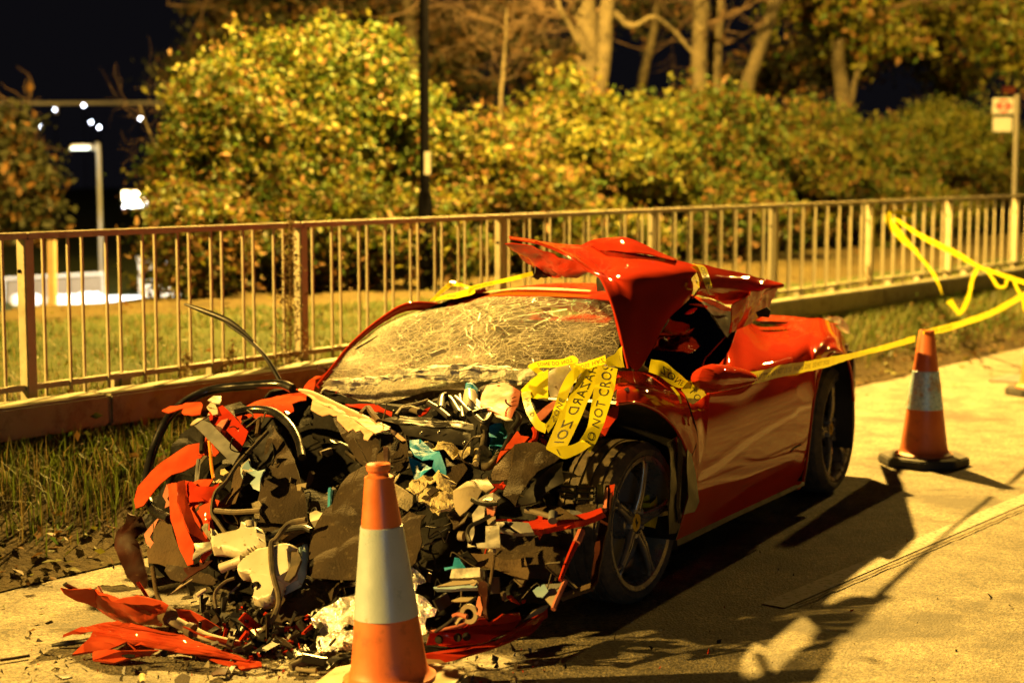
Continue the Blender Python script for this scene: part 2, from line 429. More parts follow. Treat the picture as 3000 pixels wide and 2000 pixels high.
def soil(name, c1, c2, c3):
    m, nt, p = newmat(name)
    a = tex(nt, scale=1.6, detail=6, rough=.65); b = tex(nt, scale=24, detail=5, rough=.7)
    r = ramp(nt, a.outputs[0], [(.35, c1), (.55, c2), (.75, c3)]); q = ramp(nt, b.outputs[0], [(.3, (.5, .5, .5)), (.65, (1.15, 1.15, 1.15))])
    x = N(nt, 'ShaderNodeMix', data_type='RGBA', blend_type='MULTIPLY'); x.inputs[0].default_value = .85
    nt.links.new(r.outputs[0], x.inputs[6]); nt.links.new(q.outputs[0], x.inputs[7]); nt.links.new(x.outputs[2], p.inputs['Base Color'])
    setin(p, Roughness=.95); p.inputs['Specular IOR Level'].default_value = .15; bump(nt, p, b.outputs[0], .8, .03); MT[name] = m
soil('verge_soil', (.035, .024, .011), (.06, .044, .019), (.085, .068, .026))
soil('lawn_soil', (.030, .044, .010), (.046, .060, .013), (.07, .062, .018))
soil('path_soil', (.045, .035, .012), (.065, .050, .017), (.085, .066, .024))

def line_paint():
    m, nt, p = newmat('line_paint')
    n = tex(nt, scale=38, detail=6, rough=.75); n2 = tex(nt, scale=5, detail=4)
    r = ramp(nt, n.outputs[0], [(.40, (.09, .08, .06)), (.50, (.34, .31, .24))]); q = ramp(nt, n2.outputs[0], [(.35, (.55, .55, .55)), (.65, (1, 1, 1))])
    x = N(nt, 'ShaderNodeMix', data_type='RGBA', blend_type='MULTIPLY'); x.inputs[0].default_value = .7
    nt.links.new(r.outputs[0], x.inputs[6]); nt.links.new(q.outputs[0], x.inputs[7]); nt.links.new(x.outputs[2], p.inputs['Base Color'])
    setin(p, Roughness=.8); bump(nt, p, n.outputs[0], .4, .004); MT['line_paint'] = m
line_paint()
def tape_mat():
    m, nt, p = newmat('tape_yellow')
    n = tex(nt, scale=14, detail=3); r = ramp(nt, n.outputs[0], [(.35, (.50, .45, .010)), (.65, (.58, .53, .016))])
    nt.links.new(r.outputs[0], p.inputs['Base Color']); setin(p, Roughness=.28); bump(nt, p, n.outputs[0], .25, .01)
    t = N(nt, 'ShaderNodeBsdfTranslucent'); nt.links.new(r.outputs[0], t.inputs[0])
    x = N(nt, 'ShaderNodeMixShader'); x.inputs[0].default_value = .38
    nt.links.new(p.outputs[0], x.inputs[1]); nt.links.new(t.outputs[0], x.inputs[2])
    nt.links.new(x.outputs[0], nt.nodes['Material Output'].inputs[0]); MT['tape_yellow'] = m
tape_mat()
def emit(name, col, s):
    m, nt, p = newmat(name); p.inputs['Base Color'].default_value = (*col, 1)
    p.inputs['Emission Color'].default_value = (*col, 1); p.inputs['Emission Strength'].default_value = s; MT[name] = m
emit('lamp_white', (.85, .92, 1.0), 40); emit('lamp_far', (.80, .85, 1.0), 30); emit('flood_white', (1.0, .93, .72), 7)
emit('lamp_cool', (.80, 1.0, .95), 3); emit('lamp_sodium', (1.0, .6, .16), 30)
def glass(name, tint, fac, rough=.05):
    m, nt, p = newmat(name)
    t = N(nt, 'ShaderNodeBsdfTransparent'); t.inputs[0].default_value = (*tint, 1)
    g = N(nt, 'ShaderNodeBsdfGlossy'); g.inputs['Roughness'].default_value = rough
    f = N(nt, 'ShaderNodeLayerWeight'); f.inputs[0].default_value = fac
    x = N(nt, 'ShaderNodeMixShader'); nt.links.new(f.outputs['Fresnel'], x.inputs[0])
    nt.links.new(t.outputs[0], x.inputs[1]); nt.links.new(g.outputs[0], x.inputs[2])
    nt.links.new(x.outputs[0], nt.nodes['Material Output'].inputs[0]); MT[name] = m; return m, nt, x
glass('dark_glass', (.05, .05, .045), .2, .02)
def crazed():
    m, nt, x0 = glass('crazed_glass', (.80, .78, .70), .22, .08)
    tc = N(nt, 'ShaderNodeTexCoord')
    fv = tex(nt, 'VORONOI', scale=75, vec=tc.outputs['Object']); gb = N(nt, 'ShaderNodeBump'); setin(gb, Strength=.9, Distance=.012); nt.links.new(fv.outputs[0], gb.inputs['Height'])
    gl = [n for n in nt.nodes if n.type == 'BSDF_GLOSSY'][0]; nt.links.new(gb.outputs[0], gl.inputs['Normal'])
    outs = []
    for sc, w in ((9, .012), (22, .02), (55, .05)):
        nz = tex(nt, scale=3, detail=2, vec=tc.outputs['Object'])
        ad = N(nt, 'ShaderNodeVectorMath', operation='MULTIPLY_ADD'); ad.inputs[1].default_value = (.25, .25, .25)
        nt.links.new(nz.outputs['Color'], ad.inputs[0]); nt.links.new(tc.outputs['Object'], ad.inputs[2])
        v = N(nt, 'ShaderNodeTexVoronoi', feature='DISTANCE_TO_EDGE'); setin(v, Scale=sc); nt.links.new(ad.outputs[0], v.inputs['Vector'])
        r = ramp(nt, v.outputs[0], [(0, (1, 1, 1)), (w * 2, (0, 0, 0))]); outs.append(r.outputs[0])
    big = tex(nt, scale=2.2, detail=4, rough=.6, vec=tc.outputs['Object']); br = ramp(nt, big.outputs[0], [(.38, (.10, .10, .10)), (.66, (.75, .75, .75))])
    fine = tex(nt, scale=160, detail=2, vec=tc.outputs['Object']); fr = ramp(nt, fine.outputs[0], [(.58, (0, 0, 0)), (.70, (1, 1, 1))])
    at = N(nt, 'ShaderNodeAttribute'); at.attribute_name = 'craze'      # shattering of the pane, plus frosting that stands in for lit and shaded halves
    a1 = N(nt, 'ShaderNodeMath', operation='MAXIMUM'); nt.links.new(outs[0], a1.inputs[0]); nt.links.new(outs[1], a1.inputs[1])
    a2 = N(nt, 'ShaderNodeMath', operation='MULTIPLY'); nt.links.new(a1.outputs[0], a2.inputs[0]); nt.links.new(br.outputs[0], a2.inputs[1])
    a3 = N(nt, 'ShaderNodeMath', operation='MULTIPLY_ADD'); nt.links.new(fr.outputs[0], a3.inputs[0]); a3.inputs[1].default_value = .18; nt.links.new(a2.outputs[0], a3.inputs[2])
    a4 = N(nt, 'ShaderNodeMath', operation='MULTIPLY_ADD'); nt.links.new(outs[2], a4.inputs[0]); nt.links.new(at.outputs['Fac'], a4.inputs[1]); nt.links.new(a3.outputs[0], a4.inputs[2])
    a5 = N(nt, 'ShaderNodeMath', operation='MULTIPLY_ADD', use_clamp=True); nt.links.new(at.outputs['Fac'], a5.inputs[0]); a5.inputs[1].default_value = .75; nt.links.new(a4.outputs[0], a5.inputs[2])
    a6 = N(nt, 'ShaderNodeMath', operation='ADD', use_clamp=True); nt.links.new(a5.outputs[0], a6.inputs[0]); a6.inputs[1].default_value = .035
    d = N(nt, 'ShaderNodeBsdfDiffuse'); d.inputs[0].default_value = (.78, .74, .62, 1)
    tl = N(nt, 'ShaderNodeBsdfTranslucent'); tl.inputs[0].default_value = (.78, .74, .62, 1)
    dm = N(nt, 'ShaderNodeMixShader'); dm.inputs[0].default_value = .45; nt.links.new(d.outputs[0], dm.inputs[1]); nt.links.new(tl.outputs[0], dm.inputs[2])
    y = N(nt, 'ShaderNodeMixShader'); nt.links.new(a6.outputs[0], y.inputs[0]); nt.links.new(x0.outputs[0], y.inputs[1]); nt.links.new(dm.outputs[0], y.inputs[2])
    nt.links.new(y.outputs[0], nt.nodes['Material Output'].inputs[0])
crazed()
m_, nt_, p_ = newmat('glass_dust'); p_.inputs['Base Color'].default_value = (.82, .78, .66, 1); setin(p_, Roughness=.35); MT['glass_dust'] = m_
m_, nt_, p_ = newmat('sky_night'); p_.inputs['Base Color'].default_value = (0, 0, 0, 1)
# ---------------------------------------------------------------- ground
def h_ground(n, u=0.0):
    return interp(n, [(0, 0), (.12, .03), (.5, .16), (.9, .33), (1.3, .46), (1.6, .54), (4, .55), (6.6, .52), (8.2, .30), (10.5, -.35), (14, -.75), (200, -.9)])
def build_ground():
    us = np.concatenate([np.arange(-60, -6, 6), np.arange(-6, 26, .25), np.arange(26, 160, 6)])
    road_n = [-80, -40, -20, -12, -8, -5, -3, -1.5, -.6, -.2, .06]
    V = []; Fc = []
    for u in us:
        for n in road_n: V.append(RP(u, n, 0 if n < 0 else -.004))
    m = len(road_n)
    for i in range(len(us) - 1):
        for j in range(m - 1): Fc.append([i * m + j, (i + 1) * m + j, (i + 1) * m + j + 1, i * m + j + 1])
    tag(mk('road', V, Fc, MT['asphalt'], smooth=True), kind='structure')
    ns = [0, .08, .16, .3, .45, .6, .75, .9, 1.05, 1.2, 1.35, 1.5, 1.65, 1.9] + list(np.arange(2.2, 7.2, .3)) + [7.6, 8.2, 9, 10.5, 12, 14, 20, 40, 80, 160]
    V = []; Fc = []; mi = []
    for u in us:
        for n in ns:
            q = Vector((u * 1.3, n * 1.3, 0)); k = noise.noise(q) * .05 + noise.noise(q * 3.1) * .03
            V.append(RP(u, n + (noise.noise(Vector((u * 1.7, 7, 0))) * .06 if n < .3 else 0), h_ground(n) + (k * min(1, n / .5)) + .004))
    m = len(ns)
    for i in range(len(us) - 1):
        for j in range(m - 1):
            Fc.append([i * m + j, (i + 1) * m + j, (i + 1) * m + j + 1, i * m + j + 1])
            n = ns[j]; st = max(2.6, 5.5 - max(0, us[i] - 3.5) * .32)
            mi.append(0 if n < 1.9 else (2 if st <= n < 6.8 or (us[i] > 9 and 2.2 < n < 6.8) else 1))
    tag(mk('verge_and_lawn', V, Fc, [MT['verge_soil'], MT['lawn_soil'], MT['path_soil']], smooth=True, midx=mi), kind='structure')
    # edge line of the carriageway
    A = PH(1775, 1392, 0); B = PH(2352, 1146, 0); d = (B - A).normalized(); w = Vector((-d.y, d.x, 0)) * .055
    V = []; Fc = []; L = 26
    for i in range(80):
        p = A + d * (L * i / 79); j = noise.noise(p * 6) * .008
        V += [p - w + Vector((0, 0, .004)) + w * j, p + w + Vector((0, 0, .004)) - w * j]
        if i: Fc.append([2 * i - 2, 2 * i - 1, 2 * i + 1, 2 * i])
    tag(mk('road_marking', V, Fc, MT['line_paint']), kind='structure')
build_ground()
def road_seam():
    A = PH(1830, 1395, 0); B = PH(2352, 1172, 0); d = (B - A).normalized(); w = Vector((-d.y, d.x, 0)); V = []; Fc = []
    for i in range(240):
        p = A + d * (14 * i / 239); j = noise.noise(p * 9) * .012 + noise.noise(p * 31) * .006; k = .0045 + .003 * noise.noise(p * 17)
        V += [p + w * (j - k) + Vector((0, 0, .009)), p + w * (j + k) + Vector((0, 0, .009))]
        if i: Fc.append([2 * i - 2, 2 * i - 1, 2 * i + 1, 2 * i])
    tag(mk('road_seam', V, Fc, MT['verge_soil']), kind='structure')
road_seam()

def blades(name, n, ufun, lean, hmin, hmax, mats, seed, wid=.0035, cap=None):
    r = np.random.default_rng(seed); V = np.zeros((n * 5, 3)); mi = r.choice(len(mats), n)
    for i in range(n):
        u, nn = ufun(r); g = h_ground(nn); b = RP(u, nn, g - .01)
        h = r.uniform(hmin, hmax) * (1 - .3 * r.random())
        if cap: h = min(h, cap(nn, g) * r.uniform(.6, 1.05))
        a = r.uniform(0, 2 * math.pi); dx, dy = math.cos(a), math.sin(a)
        l = r.normal(0, lean) * h; w = wid * r.uniform(.6, 1.3); wx, wy = -dy * w, dx * w
        V[i * 5] = (b.x - wx, b.y - wy, b.z); V[i * 5 + 1] = (b.x + wx, b.y + wy, b.z)
        mx, my, mz = b.x + dx * l * .4, b.y + dy * l * .4, b.z + h * .62
        V[i * 5 + 2] = (mx + wx * .8, my + wy * .8, mz); V[i * 5 + 3] = (mx - wx * .8, my - wy * .8, mz)
        V[i * 5 + 4] = (b.x + dx * l * 1.25, b.y + dy * l * 1.25, b.z + h * (1 - .25 * abs(l / h)))
    k = np.arange(n)[:, None] * 5
    T = np.concatenate([k + np.array([[0, 1, 2]]), k + np.array([[0, 2, 3]]), k + np.array([[3, 2, 4]])], axis=0)
    return mk(name, V, T, mats, midx=np.concatenate([mi, mi, mi]))
def verge_pos(r):
    u = r.uniform(-5.2, 17.5); n = abs(r.beta(2.6, 1.5)) * 1.55 + .12
    return u, n
def verge_cap(n, g): return max(.06, .52 - g) if n < 1.2 else .10
tag(blades('verge_grass', 90000, verge_pos, .45, .10, .36, [MT['verge_green'], MT['grass_dry'], MT['verge_green']], 3, cap=verge_cap), kind='stuff')
def lawn_pos(r):
    u = r.uniform(-5.5, 10); return u, r.uniform(1.6, max(2.5, 5.6 - max(0, u - 3.5) * .32))
tag(blades('lawn_grass', 42000, lawn_pos, .5, .035, .10, [MT['grass_green'], MT['grass_green'], MT['grass_dry']], 4, .0035), kind='stuff')
def leaf_quads(name, pts, size, mats, seed, flat=.0, nor=None, parent=None, probs=None):
    r = np.random.default_rng(seed); P = np.array(pts); n = len(P)
    a = r.normal(size=(n, 3)); b = r.normal(size=(n, 3))
    if flat: a[:, 2] *= (1 - flat); b[:, 2] *= (1 - flat)
    a /= np.linalg.norm(a, axis=1)[:, None]; b -= a * (a * b).sum(1)[:, None]; b /= np.linalg.norm(b, axis=1)[:, None]
    s = (size * r.uniform(.35, 1.65, n))[:, None]
    c = np.cross(a, b) * s * .18
    V = np.stack([P - a * s, P - b * s * .55 + c, P + a * s * 1.1, P + b * s * .55 + c], axis=1).reshape(-1, 3)
    k = np.arange(n)[:, None] * 4
    T = np.concatenate([k + np.array([[0, 1, 2]]), k + np.array([[0, 2, 3]])], axis=0)
    mi = r.choice(len(mats), n, p=probs); return mk(name, V, T, mats, parent, midx=np.concatenate([mi, mi]))
def scatter(n, fu, seed):
    r = np.random.default_rng(seed); out = []
    for _ in range(n):
        u, nn = fu(r); p = RP(u, nn, max(0, h_ground(nn)) + r.uniform(.006, .035)); out.append(tuple(p))
    return out
def leaf_pos(r):
    q = r.random()
    if q < .5: return r.uniform(-4, 18), abs(r.normal(.12, .22))
    if q < .55: return r.uniform(-3, 16), r.uniform(-.9, .1)
    return r.uniform(-5, 20), r.uniform(1.5, 6.6)
tag(leaf_quads('fallen_leaves', scatter(3600, leaf_pos, 8), .025, [MT['leaf_brown'], MT['leaf_yellow'], MT['path_soil']], 9, flat=.75), kind='stuff')
def low_pos(r): return r.uniform(-4.5, 18), min(1.25, max(.12, r.normal(.55, .22)))
def lowplants():
    r = np.random.default_rng(12); pts = []
    for _ in range(150):
        u, n = low_pos(r); c = RP(u, n, h_ground(n) + r.uniform(.03, .16))
        for _ in range(22): pts.append((c.x + r.normal(0, .06), c.y + r.normal(0, .06), c.z + abs(r.normal(0, .05))))
    return pts
tag(leaf_quads('verge_weeds', lowplants(), .022, [MT['leaf_dark'], MT['leaf_green'], MT['leaf_brown']], 13), kind='stuff')

# ---------------------------------------------------------------- crash barrier: box beam on posts
BH = sum(PN(x, y, .93).z for x, y in ((0, 951), (1766, 695), (2352, 615.5))) / 3
def u_of(x, y, n): return (PN(x, y, n) - E0).dot(UD)
RN = 1.34
RT = sum(PN(x, y, RN).z for x, y in ((0, 537), (1176, 493), (2300, 448))) / 3
RB = sum(PN(x, y, RN).z for x, y in ((0, 900), (705, 795))) / 2
def oriented(name, u0, u1, n0, n1, h0, h1, mat, parent, bev=0.0):
    c = RP((u0 + u1) / 2, (n0 + n1) / 2, (h0 + h1) / 2)
    return box(name, c, UD * ((u1 - u0) / 2), ND * ((n1 - n0) / 2), Vector((0, 0, (h1 - h0) / 2)), mat, parent, bev)
uj = u_of(2033, 656, .93)
bar = thing('crash_barrier', 'long rusty grey box-beam crash barrier running below the railing behind the wreck', 'crash barrier', RP(0, 1.0, .3))
for k in range(-5, 7):
    a = uj + k * 4.8
    oriented('beam', a + .006, a + 4.8 - .006, .93, 1.14, BH - .165, BH, MT['galvanised'], bar, .012)
    oriented('splice', a - .12, a + .12, .945, 1.125, BH - .150, BH - .012, MT['galvanised'], bar)
up = u_of(312, 1000, 1.03)
for k in range(-3, 16):
    a = up + k * 2.4
    oriented('post', a - .055, a + .055, .98, 1.09, .0, BH - .165, MT['galvanised'], bar)
    oriented('bracket', a - .03, a + .03, .95, .98, BH - .32, BH - .165, MT['galvanised'], bar)

# ---------------------------------------------------------------- pedestrian railing
px = [55, 655, 1110, 1460, 1745, 1975, 2175, 2335]
pu = [u_of(x, 540 - x * .0385, RN) for x in px]
sp = (pu[-1] - pu[0]) / 7; pu = [pu[0] + sp * k for k in range(-2, 14)]
rail = thing('pedestrian_railing', 'tan painted steel railing of upright bars along the grass behind the wreck', 'railing', RP(0, RN, .5))
post0 = None; mesh_bar = None
for k, u in enumerate(pu):
    oriented('rail_post', u - .03, u + .03, RN - .04, RN + .03, .2, RT - .034, MT['rail_paint'], rail, .004)
    b = RP(u, RN - .043, RT - .20); bolt_v, bolt_f = lathe_geo([(0, 0), (0, .011), (.012, .009), (.012, 0)], RP(u - .031, RN, RT - .20), -UD, 8)
    mk('bolt', bolt_v, bolt_f, MT['black_paint'], rail)
    if k + 1 < len(pu):
        oriented('top_rail', u - .0, u + sp - .004, RN - .035, RN + .025, RT - .034, RT, MT['rail_paint'], rail, .004)
        oriented('bottom_rail', u + .034, u + sp - .034, RN - .022, RN + .022, RB - .03, RB, MT['rail_paint'], rail, .003)
        for j in range(15):
            uu = u + sp * (j + 1) / 16; nn = RN + (-.022 if j % 2 else .022) - .005
            c = RP(uu, nn, (RT - .03 + RB - .2) / 2)
            if mesh_bar is None:
                mesh_bar = oriented('baluster', uu - .0068, uu + .0068, nn - .0068, nn + .0068, RB - .22, RT - .03, MT['rail_paint'], rail); b0 = c.copy()
            else: link_copy(mesh_bar, rail, c - b0)
        for q in (.32, .68):
            oriented('foot_block', u + sp * q - .06, u + sp * q + .06, RN + .03, RN + .09, RB - .16, RB - .005, MT['rail_paint'], rail)

# tall dry weed beside a railing post, and grasses along the rail
def weed(name, base, h, seed, label, nb=26, spread=.10):
    r = random.Random(seed); top = base + Vector((r.uniform(-.03, .06), .0, h))
    t = thing(name, label, 'weed', base)
    m = [base, base.lerp(top, .4) + Vector((r.uniform(-.02, .02), 0, 0)), top]
    gs = [tube_geo(catmull(m, 6), [.006 - .004 * i / 12 for i in range(13)], 5)]
    for i in range(nb):
        q = r.uniform(.08, .97); p = base.lerp(top, q); d = Vector((r.uniform(-1, 1), r.uniform(-1, 1), r.uniform(.4, 1.6))).normalized() * (spread * (1.15 - q) + .02)
        gs.append(tube_geo([p, p + d * .5 + Vector((0, 0, .005)), p + d], [.0025, .002, .001], 4))
    mk('stem', *merge(*gs), MT['weed'], t)
    pts = []
    for i in range(nb * 16):
        q = r.uniform(.15, 1); p = base.lerp(top, q); w = spread * (1.1 - q) * .8 + .008
        pts.append((p.x + r.gauss(0, w * .5), p.y + r.gauss(0, w * .5), p.z + r.gauss(0, .03)))
    leaf_quads('seed_heads', pts, .009, [MT['weed'], MT['grass_dry']], seed, parent=t)['kind'] = 'stuff'
def on_ground(x, y, n):
    p = PN(x, y, n); u = (p - E0).dot(UD); return RP(u, n, h_ground(n) - .01)
weed('dry_weed', on_ground(662, 850, 1.22), 1.05, 5, 'tall dry brown weed rising against the railing post left of the cracked windscreen', 60, .16)
weed('grass_tuft', on_ground(520, 880, 1.22), .34, 6, 'small dry grass tuft between the barrier and railing, above the black hose loop', 18, .14)
weed('grass_tuft', on_ground(430, 880, 1.22), .30, 7, 'small dry grass tuft left of the black wiper arm, behind the barrier', 18, .12)
weed('grass_tuft', on_ground(1990, 660, 1.22), .38, 17, 'dry tuft behind the barrier just left of the hanging tape loop', 22, .14)

# ---------------------------------------------------------------- hedge, bushes, trees
def gz(p):
    q = p - E0; return h_ground(q.dot(ND))
def clusters(c, R, nc, nl, seed, shell=.55, cs=.17):
    r = np.random.default_rng(seed); pts = []; cen = []
    for _ in range(nc):
        d = r.normal(size=3); d /= np.linalg.norm(d); d[2] = abs(d[2]) if r.random() < .75 else d[2]
        k = (shell + (1 - shell) * r.random()) * (1 + .34 * noise.noise(Vector(d * 1.8) + Vector((seed, 0, 0))))
        p = np.array(c) + d * np.array(R) * k; cen.append(p)
        m = int(nl * r.uniform(.5, 1.5)); q = r.normal(size=(m, 3)) * cs * r.uniform(.6, 1.3); q[:, 2] *= .7
        pts.append(q + p)
    return np.concatenate(pts), cen
def bush(name, x, y_top, depth, half_w, half_d, seed, label, probs, nc=170, nl=60, size=.035, shoots=18, base_n=None, mats=None, group='bushes of the roadside hedge'):
    """x, y_top: where its crown peaks, depth: how far off it stands"""
    top = PD(x, y_top, depth); g = gz(Vector((top.x, top.y, 0)))
    h = top.z - g; base = Vector((top.x, top.y, g))
    t = thing(name, label, 'bush', base, group)
    r = random.Random(seed); all_p = []
    c = (base.x, base.y, g + h * .50)
    p, cen = clusters(c, (half_w, half_d, h * .60), int(nc * 1.2), int(nl * 2.1), seed, cs=.13); all_p.append(p)
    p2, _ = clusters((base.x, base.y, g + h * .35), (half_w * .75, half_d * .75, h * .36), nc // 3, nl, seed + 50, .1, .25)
    stems = []
    for k in range(9):
        b = base + Vector((r.uniform(-.35, .35) * half_w, r.uniform(-.3, .3) * half_d, -.1))
        e = Vector(cen[r.randrange(len(cen))])
        stems.append(tube_geo(catmull([b, b.lerp(e, .5) + Vector((0, 0, .15 * h)), e], 6), [.022 - .017 * i / 12 for i in range(13)], 5))
    rr = np.random.default_rng(seed + 9)
    for k in range(shoots):
        s = Vector(cen[rr.integers(len(cen))])
        if s.z < g + h * .5: continue
        d = Vector((rr.normal(0, .5), rr.normal(0, .3), rr.uniform(.6, 1.3))).normalized() * rr.uniform(.3, .75)
        e = s + d; stems.append(tube_geo([s, s.lerp(e, .5), e], [.006, .004, .002], 4))
        for i in range(46):
            q = s.lerp(e, rr.random()); all_p.append(np.array([[q.x + rr.normal(0, .05), q.y + rr.normal(0, .05), q.z + rr.normal(0, .05)]]))
    mk('stem', *merge(*stems), MT['twig'], t)
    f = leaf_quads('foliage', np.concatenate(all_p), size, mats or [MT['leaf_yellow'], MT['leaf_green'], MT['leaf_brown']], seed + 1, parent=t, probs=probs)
    leaf_quads('inner_foliage', p2, size * 1.2, [MT['leaf_dark'], MT['leaf_brown']], seed + 2, parent=t)  # darker leaves put the shade of the bush's inside into colour
    return t
bush('hedge_bush', 515, 215, 18.0, .82, .8, 21, 'yellow-green bush at the left end of the hedge beside the white lamp', [.45, .35, .2], 150, 55)
bush('hedge_bush', 640, 150, 18.8, 1.1, .9, 22, 'tallest round yellow-green bush of the hedge, left of the black lamp column', [.5, .38, .12], 220, 60)
bush('hedge_bush', 840, 135, 19.5, 1.0, .9, 23, 'leafy green bush directly left of the black lamp column', [.38, .5, .12], 190, 60)
bush('hedge_bush', 450, 455, 16.6, .42, .5, 24, 'low bush at the foot of the hedge by the floodlight', [.4, .3, .3], 90, 50)
bush('hedge_bush', 1085, 300, 19.8, 1.1, .8, 25, 'thin brownish bush right behind the black lamp column', [.42, .2, .38], 120, 50, shoots=16)
bush('hedge_bush', 1290, 235, 21.5, 1.25, .9, 26, 'broad yellow bush below the thick pale tree trunk', [.6, .25, .15], 200, 62)
bush('hedge_bush', 1455, 250, 22.8, .85, .9, 27, 'ivy-like yellow-green bush right of the thick pale trunk', [.55, .35, .1], 150, 62)
bush('hedge_bush', 1620, 240, 24.5, 1.1, .9, 28, 'dark green bush round the foot of the twin trunks', [.2, .55, .25], 160, 58)
bush('hedge_bush', 1800, 290, 26.5, 1.2, 1.0, 29, 'brownish yellow bush under the leaning trunk', [.45, .25, .3], 170, 60)
bush('hedge_bush', 1975, 300, 28.5, 1.2, 1.0, 30, 'green and yellow bush under the dark slender trunk', [.4, .45, .15], 160, 60)
bush('hedge_bush', 2160, 270, 30.5, 1.35, 1.0, 31, 'bright yellow-green bush left of the bus stop sign', [.6, .35, .05], 180, 62)
bush('hedge_bush', 2330, 330, 32.5, 1.2, 1.0, 32, 'bush behind the bus stop pole', [.35, .4, .25], 130, 58)
bush('hedge_bush', 760, 470, 17.6, 1.6, .5, 33, 'low skirt of leaves at the hedge foot left of the lamp column', [.45, .35, .2], 150, 50, shoots=2)
bush('hedge_bush', 1250, 480, 20.0, 1.6, .5, 34, 'low skirt of yellow leaves at the hedge foot right of the lamp column', [.5, .3, .2], 150, 50, shoots=2)
bush('hedge_bush', 1640, 440, 23.0, 1.4, .5, 35, 'low dark skirt of leaves below the twin trunks', [.3, .45, .25], 130, 50, shoots=2)
bush('hedge_bush', 2000, 430, 27.0, 1.7, .6, 36, 'low skirt of leaves at the hedge foot near the bus stop', [.4, .4, .2], 140, 50, shoots=2)

def trunk(t, path, rad, mat='bark', ns=12):
    P = catmull(path, 8); m = len(P); R = [float(np.interp(i / (m - 1), np.linspace(0, 1, len(rad)), rad)) for i in range(m)]
    V, Fc = tube_geo(P, R, ns)
    V = [v + noise.noise_vector(v * 5) * .02 for v in V]
    return autosmooth(mk('trunk', V, Fc, MT[mat], t), 60)
def branch_geo(p, d, L, r, lvl, rnd, out, curl=.35, n=4):
    pts = [p]; q = p.copy(); dd = d.normalized()
    for i in range(5):
        dd = (dd + Vector((rnd.gauss(0, curl), rnd.gauss(0, curl), rnd.gauss(.04, curl * .6)))).normalized(); q = q + dd * (L / 5); pts.append(q.copy())
    out.append(tube_geo(pts, [r * (1 - .12 * i) for i in range(6)], 5))
    if lvl > 0:
        for k in range(n):
            i = rnd.randint(1, 5); nd = (dd + Vector((rnd.gauss(0, .8), rnd.gauss(0, .8), rnd.gauss(.1, .6)))).normalized()
            branch_geo(pts[i], nd, L * rnd.uniform(.45, .75), r * .6, lvl - 1, rnd, out, curl, n)
def tree(name, label, pix, depth, rads, seed, branches=3, blen=1.6, group='trees behind the hedge', lvl=2, extra=(), foliage=None, dim=False):
    pts = [PD(x, y, depth) for x, y in pix]; base = Vector((pts[0].x, pts[0].y, gz(Vector((pts[0].x, pts[0].y, 0)))))
    t = thing(name, label, 'tree', base, group)
    trunk(t, [base + Vector((0, 0, -.1))] + pts, [rads[0] * 1.15] + list(rads))
    for ex, rr in extra: 
        e = [PD(x, y, depth + dz) for x, y, dz in ex]; P = catmull(e, 8); m = len(P)
        V, Fc = tube_geo(P, [float(np.interp(i / (m - 1), np.linspace(0, 1, len(rr)), rr)) for i in range(m)], 9)
        autosmooth(mk('limb', [v + noise.noise_vector(v * 5) * .015 for v in V], Fc, MT['bark'], t), 60)
    rnd = random.Random(seed); out = []
    for k in range(branches):
        q = pts[0].lerp(pts[-1], rnd.uniform(.45, .95)); d = Vector((rnd.choice((-1, 1)) * rnd.uniform(.5, 1), rnd.uniform(-.6, .4), rnd.uniform(.1, .9)))
        branch_geo(q, d, blen * rnd.uniform(.6, 1.2), rads[-1] * .28, lvl, rnd, out)
    if out: mk('branches', *merge(*out), MT['twig'], t)
    if foliage:
        P = []
        for (x, y, dz, rx, ry, nc, nl) in foliage:
            c = PD(x, y, depth + dz); p, _ = clusters(c, (rx, rx * .8, ry), nc, int(nl * 1.4), seed + int(x), .1, .22); P.append(p)
        leaf_quads('crown', np.concatenate(P), .058, [MT['leaf_dark'], MT['leaf_dark'], MT['leaf_brown']] if name == 'dim_tree' else [MT['leaf_yellow'], MT['leaf_green'], MT['leaf_brown']], seed + 3, parent=t, probs=[.55, .2, .25])  # dim trees take darker leaves, so their weak light is in the colour
    return t
tree('pale_tree', 'thick pale ivy-knotted double trunk rising behind the hedge right of the lamp column',
     [(1345, 330), (1350, 180), (1345, 60), (1330, -60), (1330, -160)], 24.5, (.20, .19, .19, .18, .16), 41, 6, 2.0,
     extra=[([(1372, 240, -.2), (1385, 150, -.2), (1392, 40, -.1), (1405, -80, 0)], (.10, .11, .11, .10)), ([(1340, 120, -.3), (1310, 60, -.4), (1285, 20, -.5), (1270, -40, -.5)], (.05, .04, .04, .03)),
            ([(1400, 20, 0), (1450, 60, -.2), (1500, 40, -.3), (1545, 70, -.2), (1590, 120, -.1)], (.05, .045, .035, .03, .03))])
tree('slim_tree', 'straight pale trunk, left one of the close pair right of the thick double trunk',
     [(1602, 330), (1604, 220), (1608, 80), (1616, -60), (1625, -180)], 26.0, (.13, .125, .12, .12, .10), 42, 3, 1.6)
tree('slim_tree', 'straight darker trunk, right one of the close pair, partly green with ivy',
     [(1640, 340), (1640, 220), (1645, 100), (1655, -60), (1662, -180)], 26.6, (.10, .10, .095, .09, .08), 43, 3, 1.5)
tree('leaning_tree', 'pale trunk leaning to the right above the brownish bush',
     [(1688, 300), (1712, 210), (1745, 110), (1775, 20), (1815, -100)], 27.0, (.12, .12, .115, .10, .09), 44, 3, 1.6)
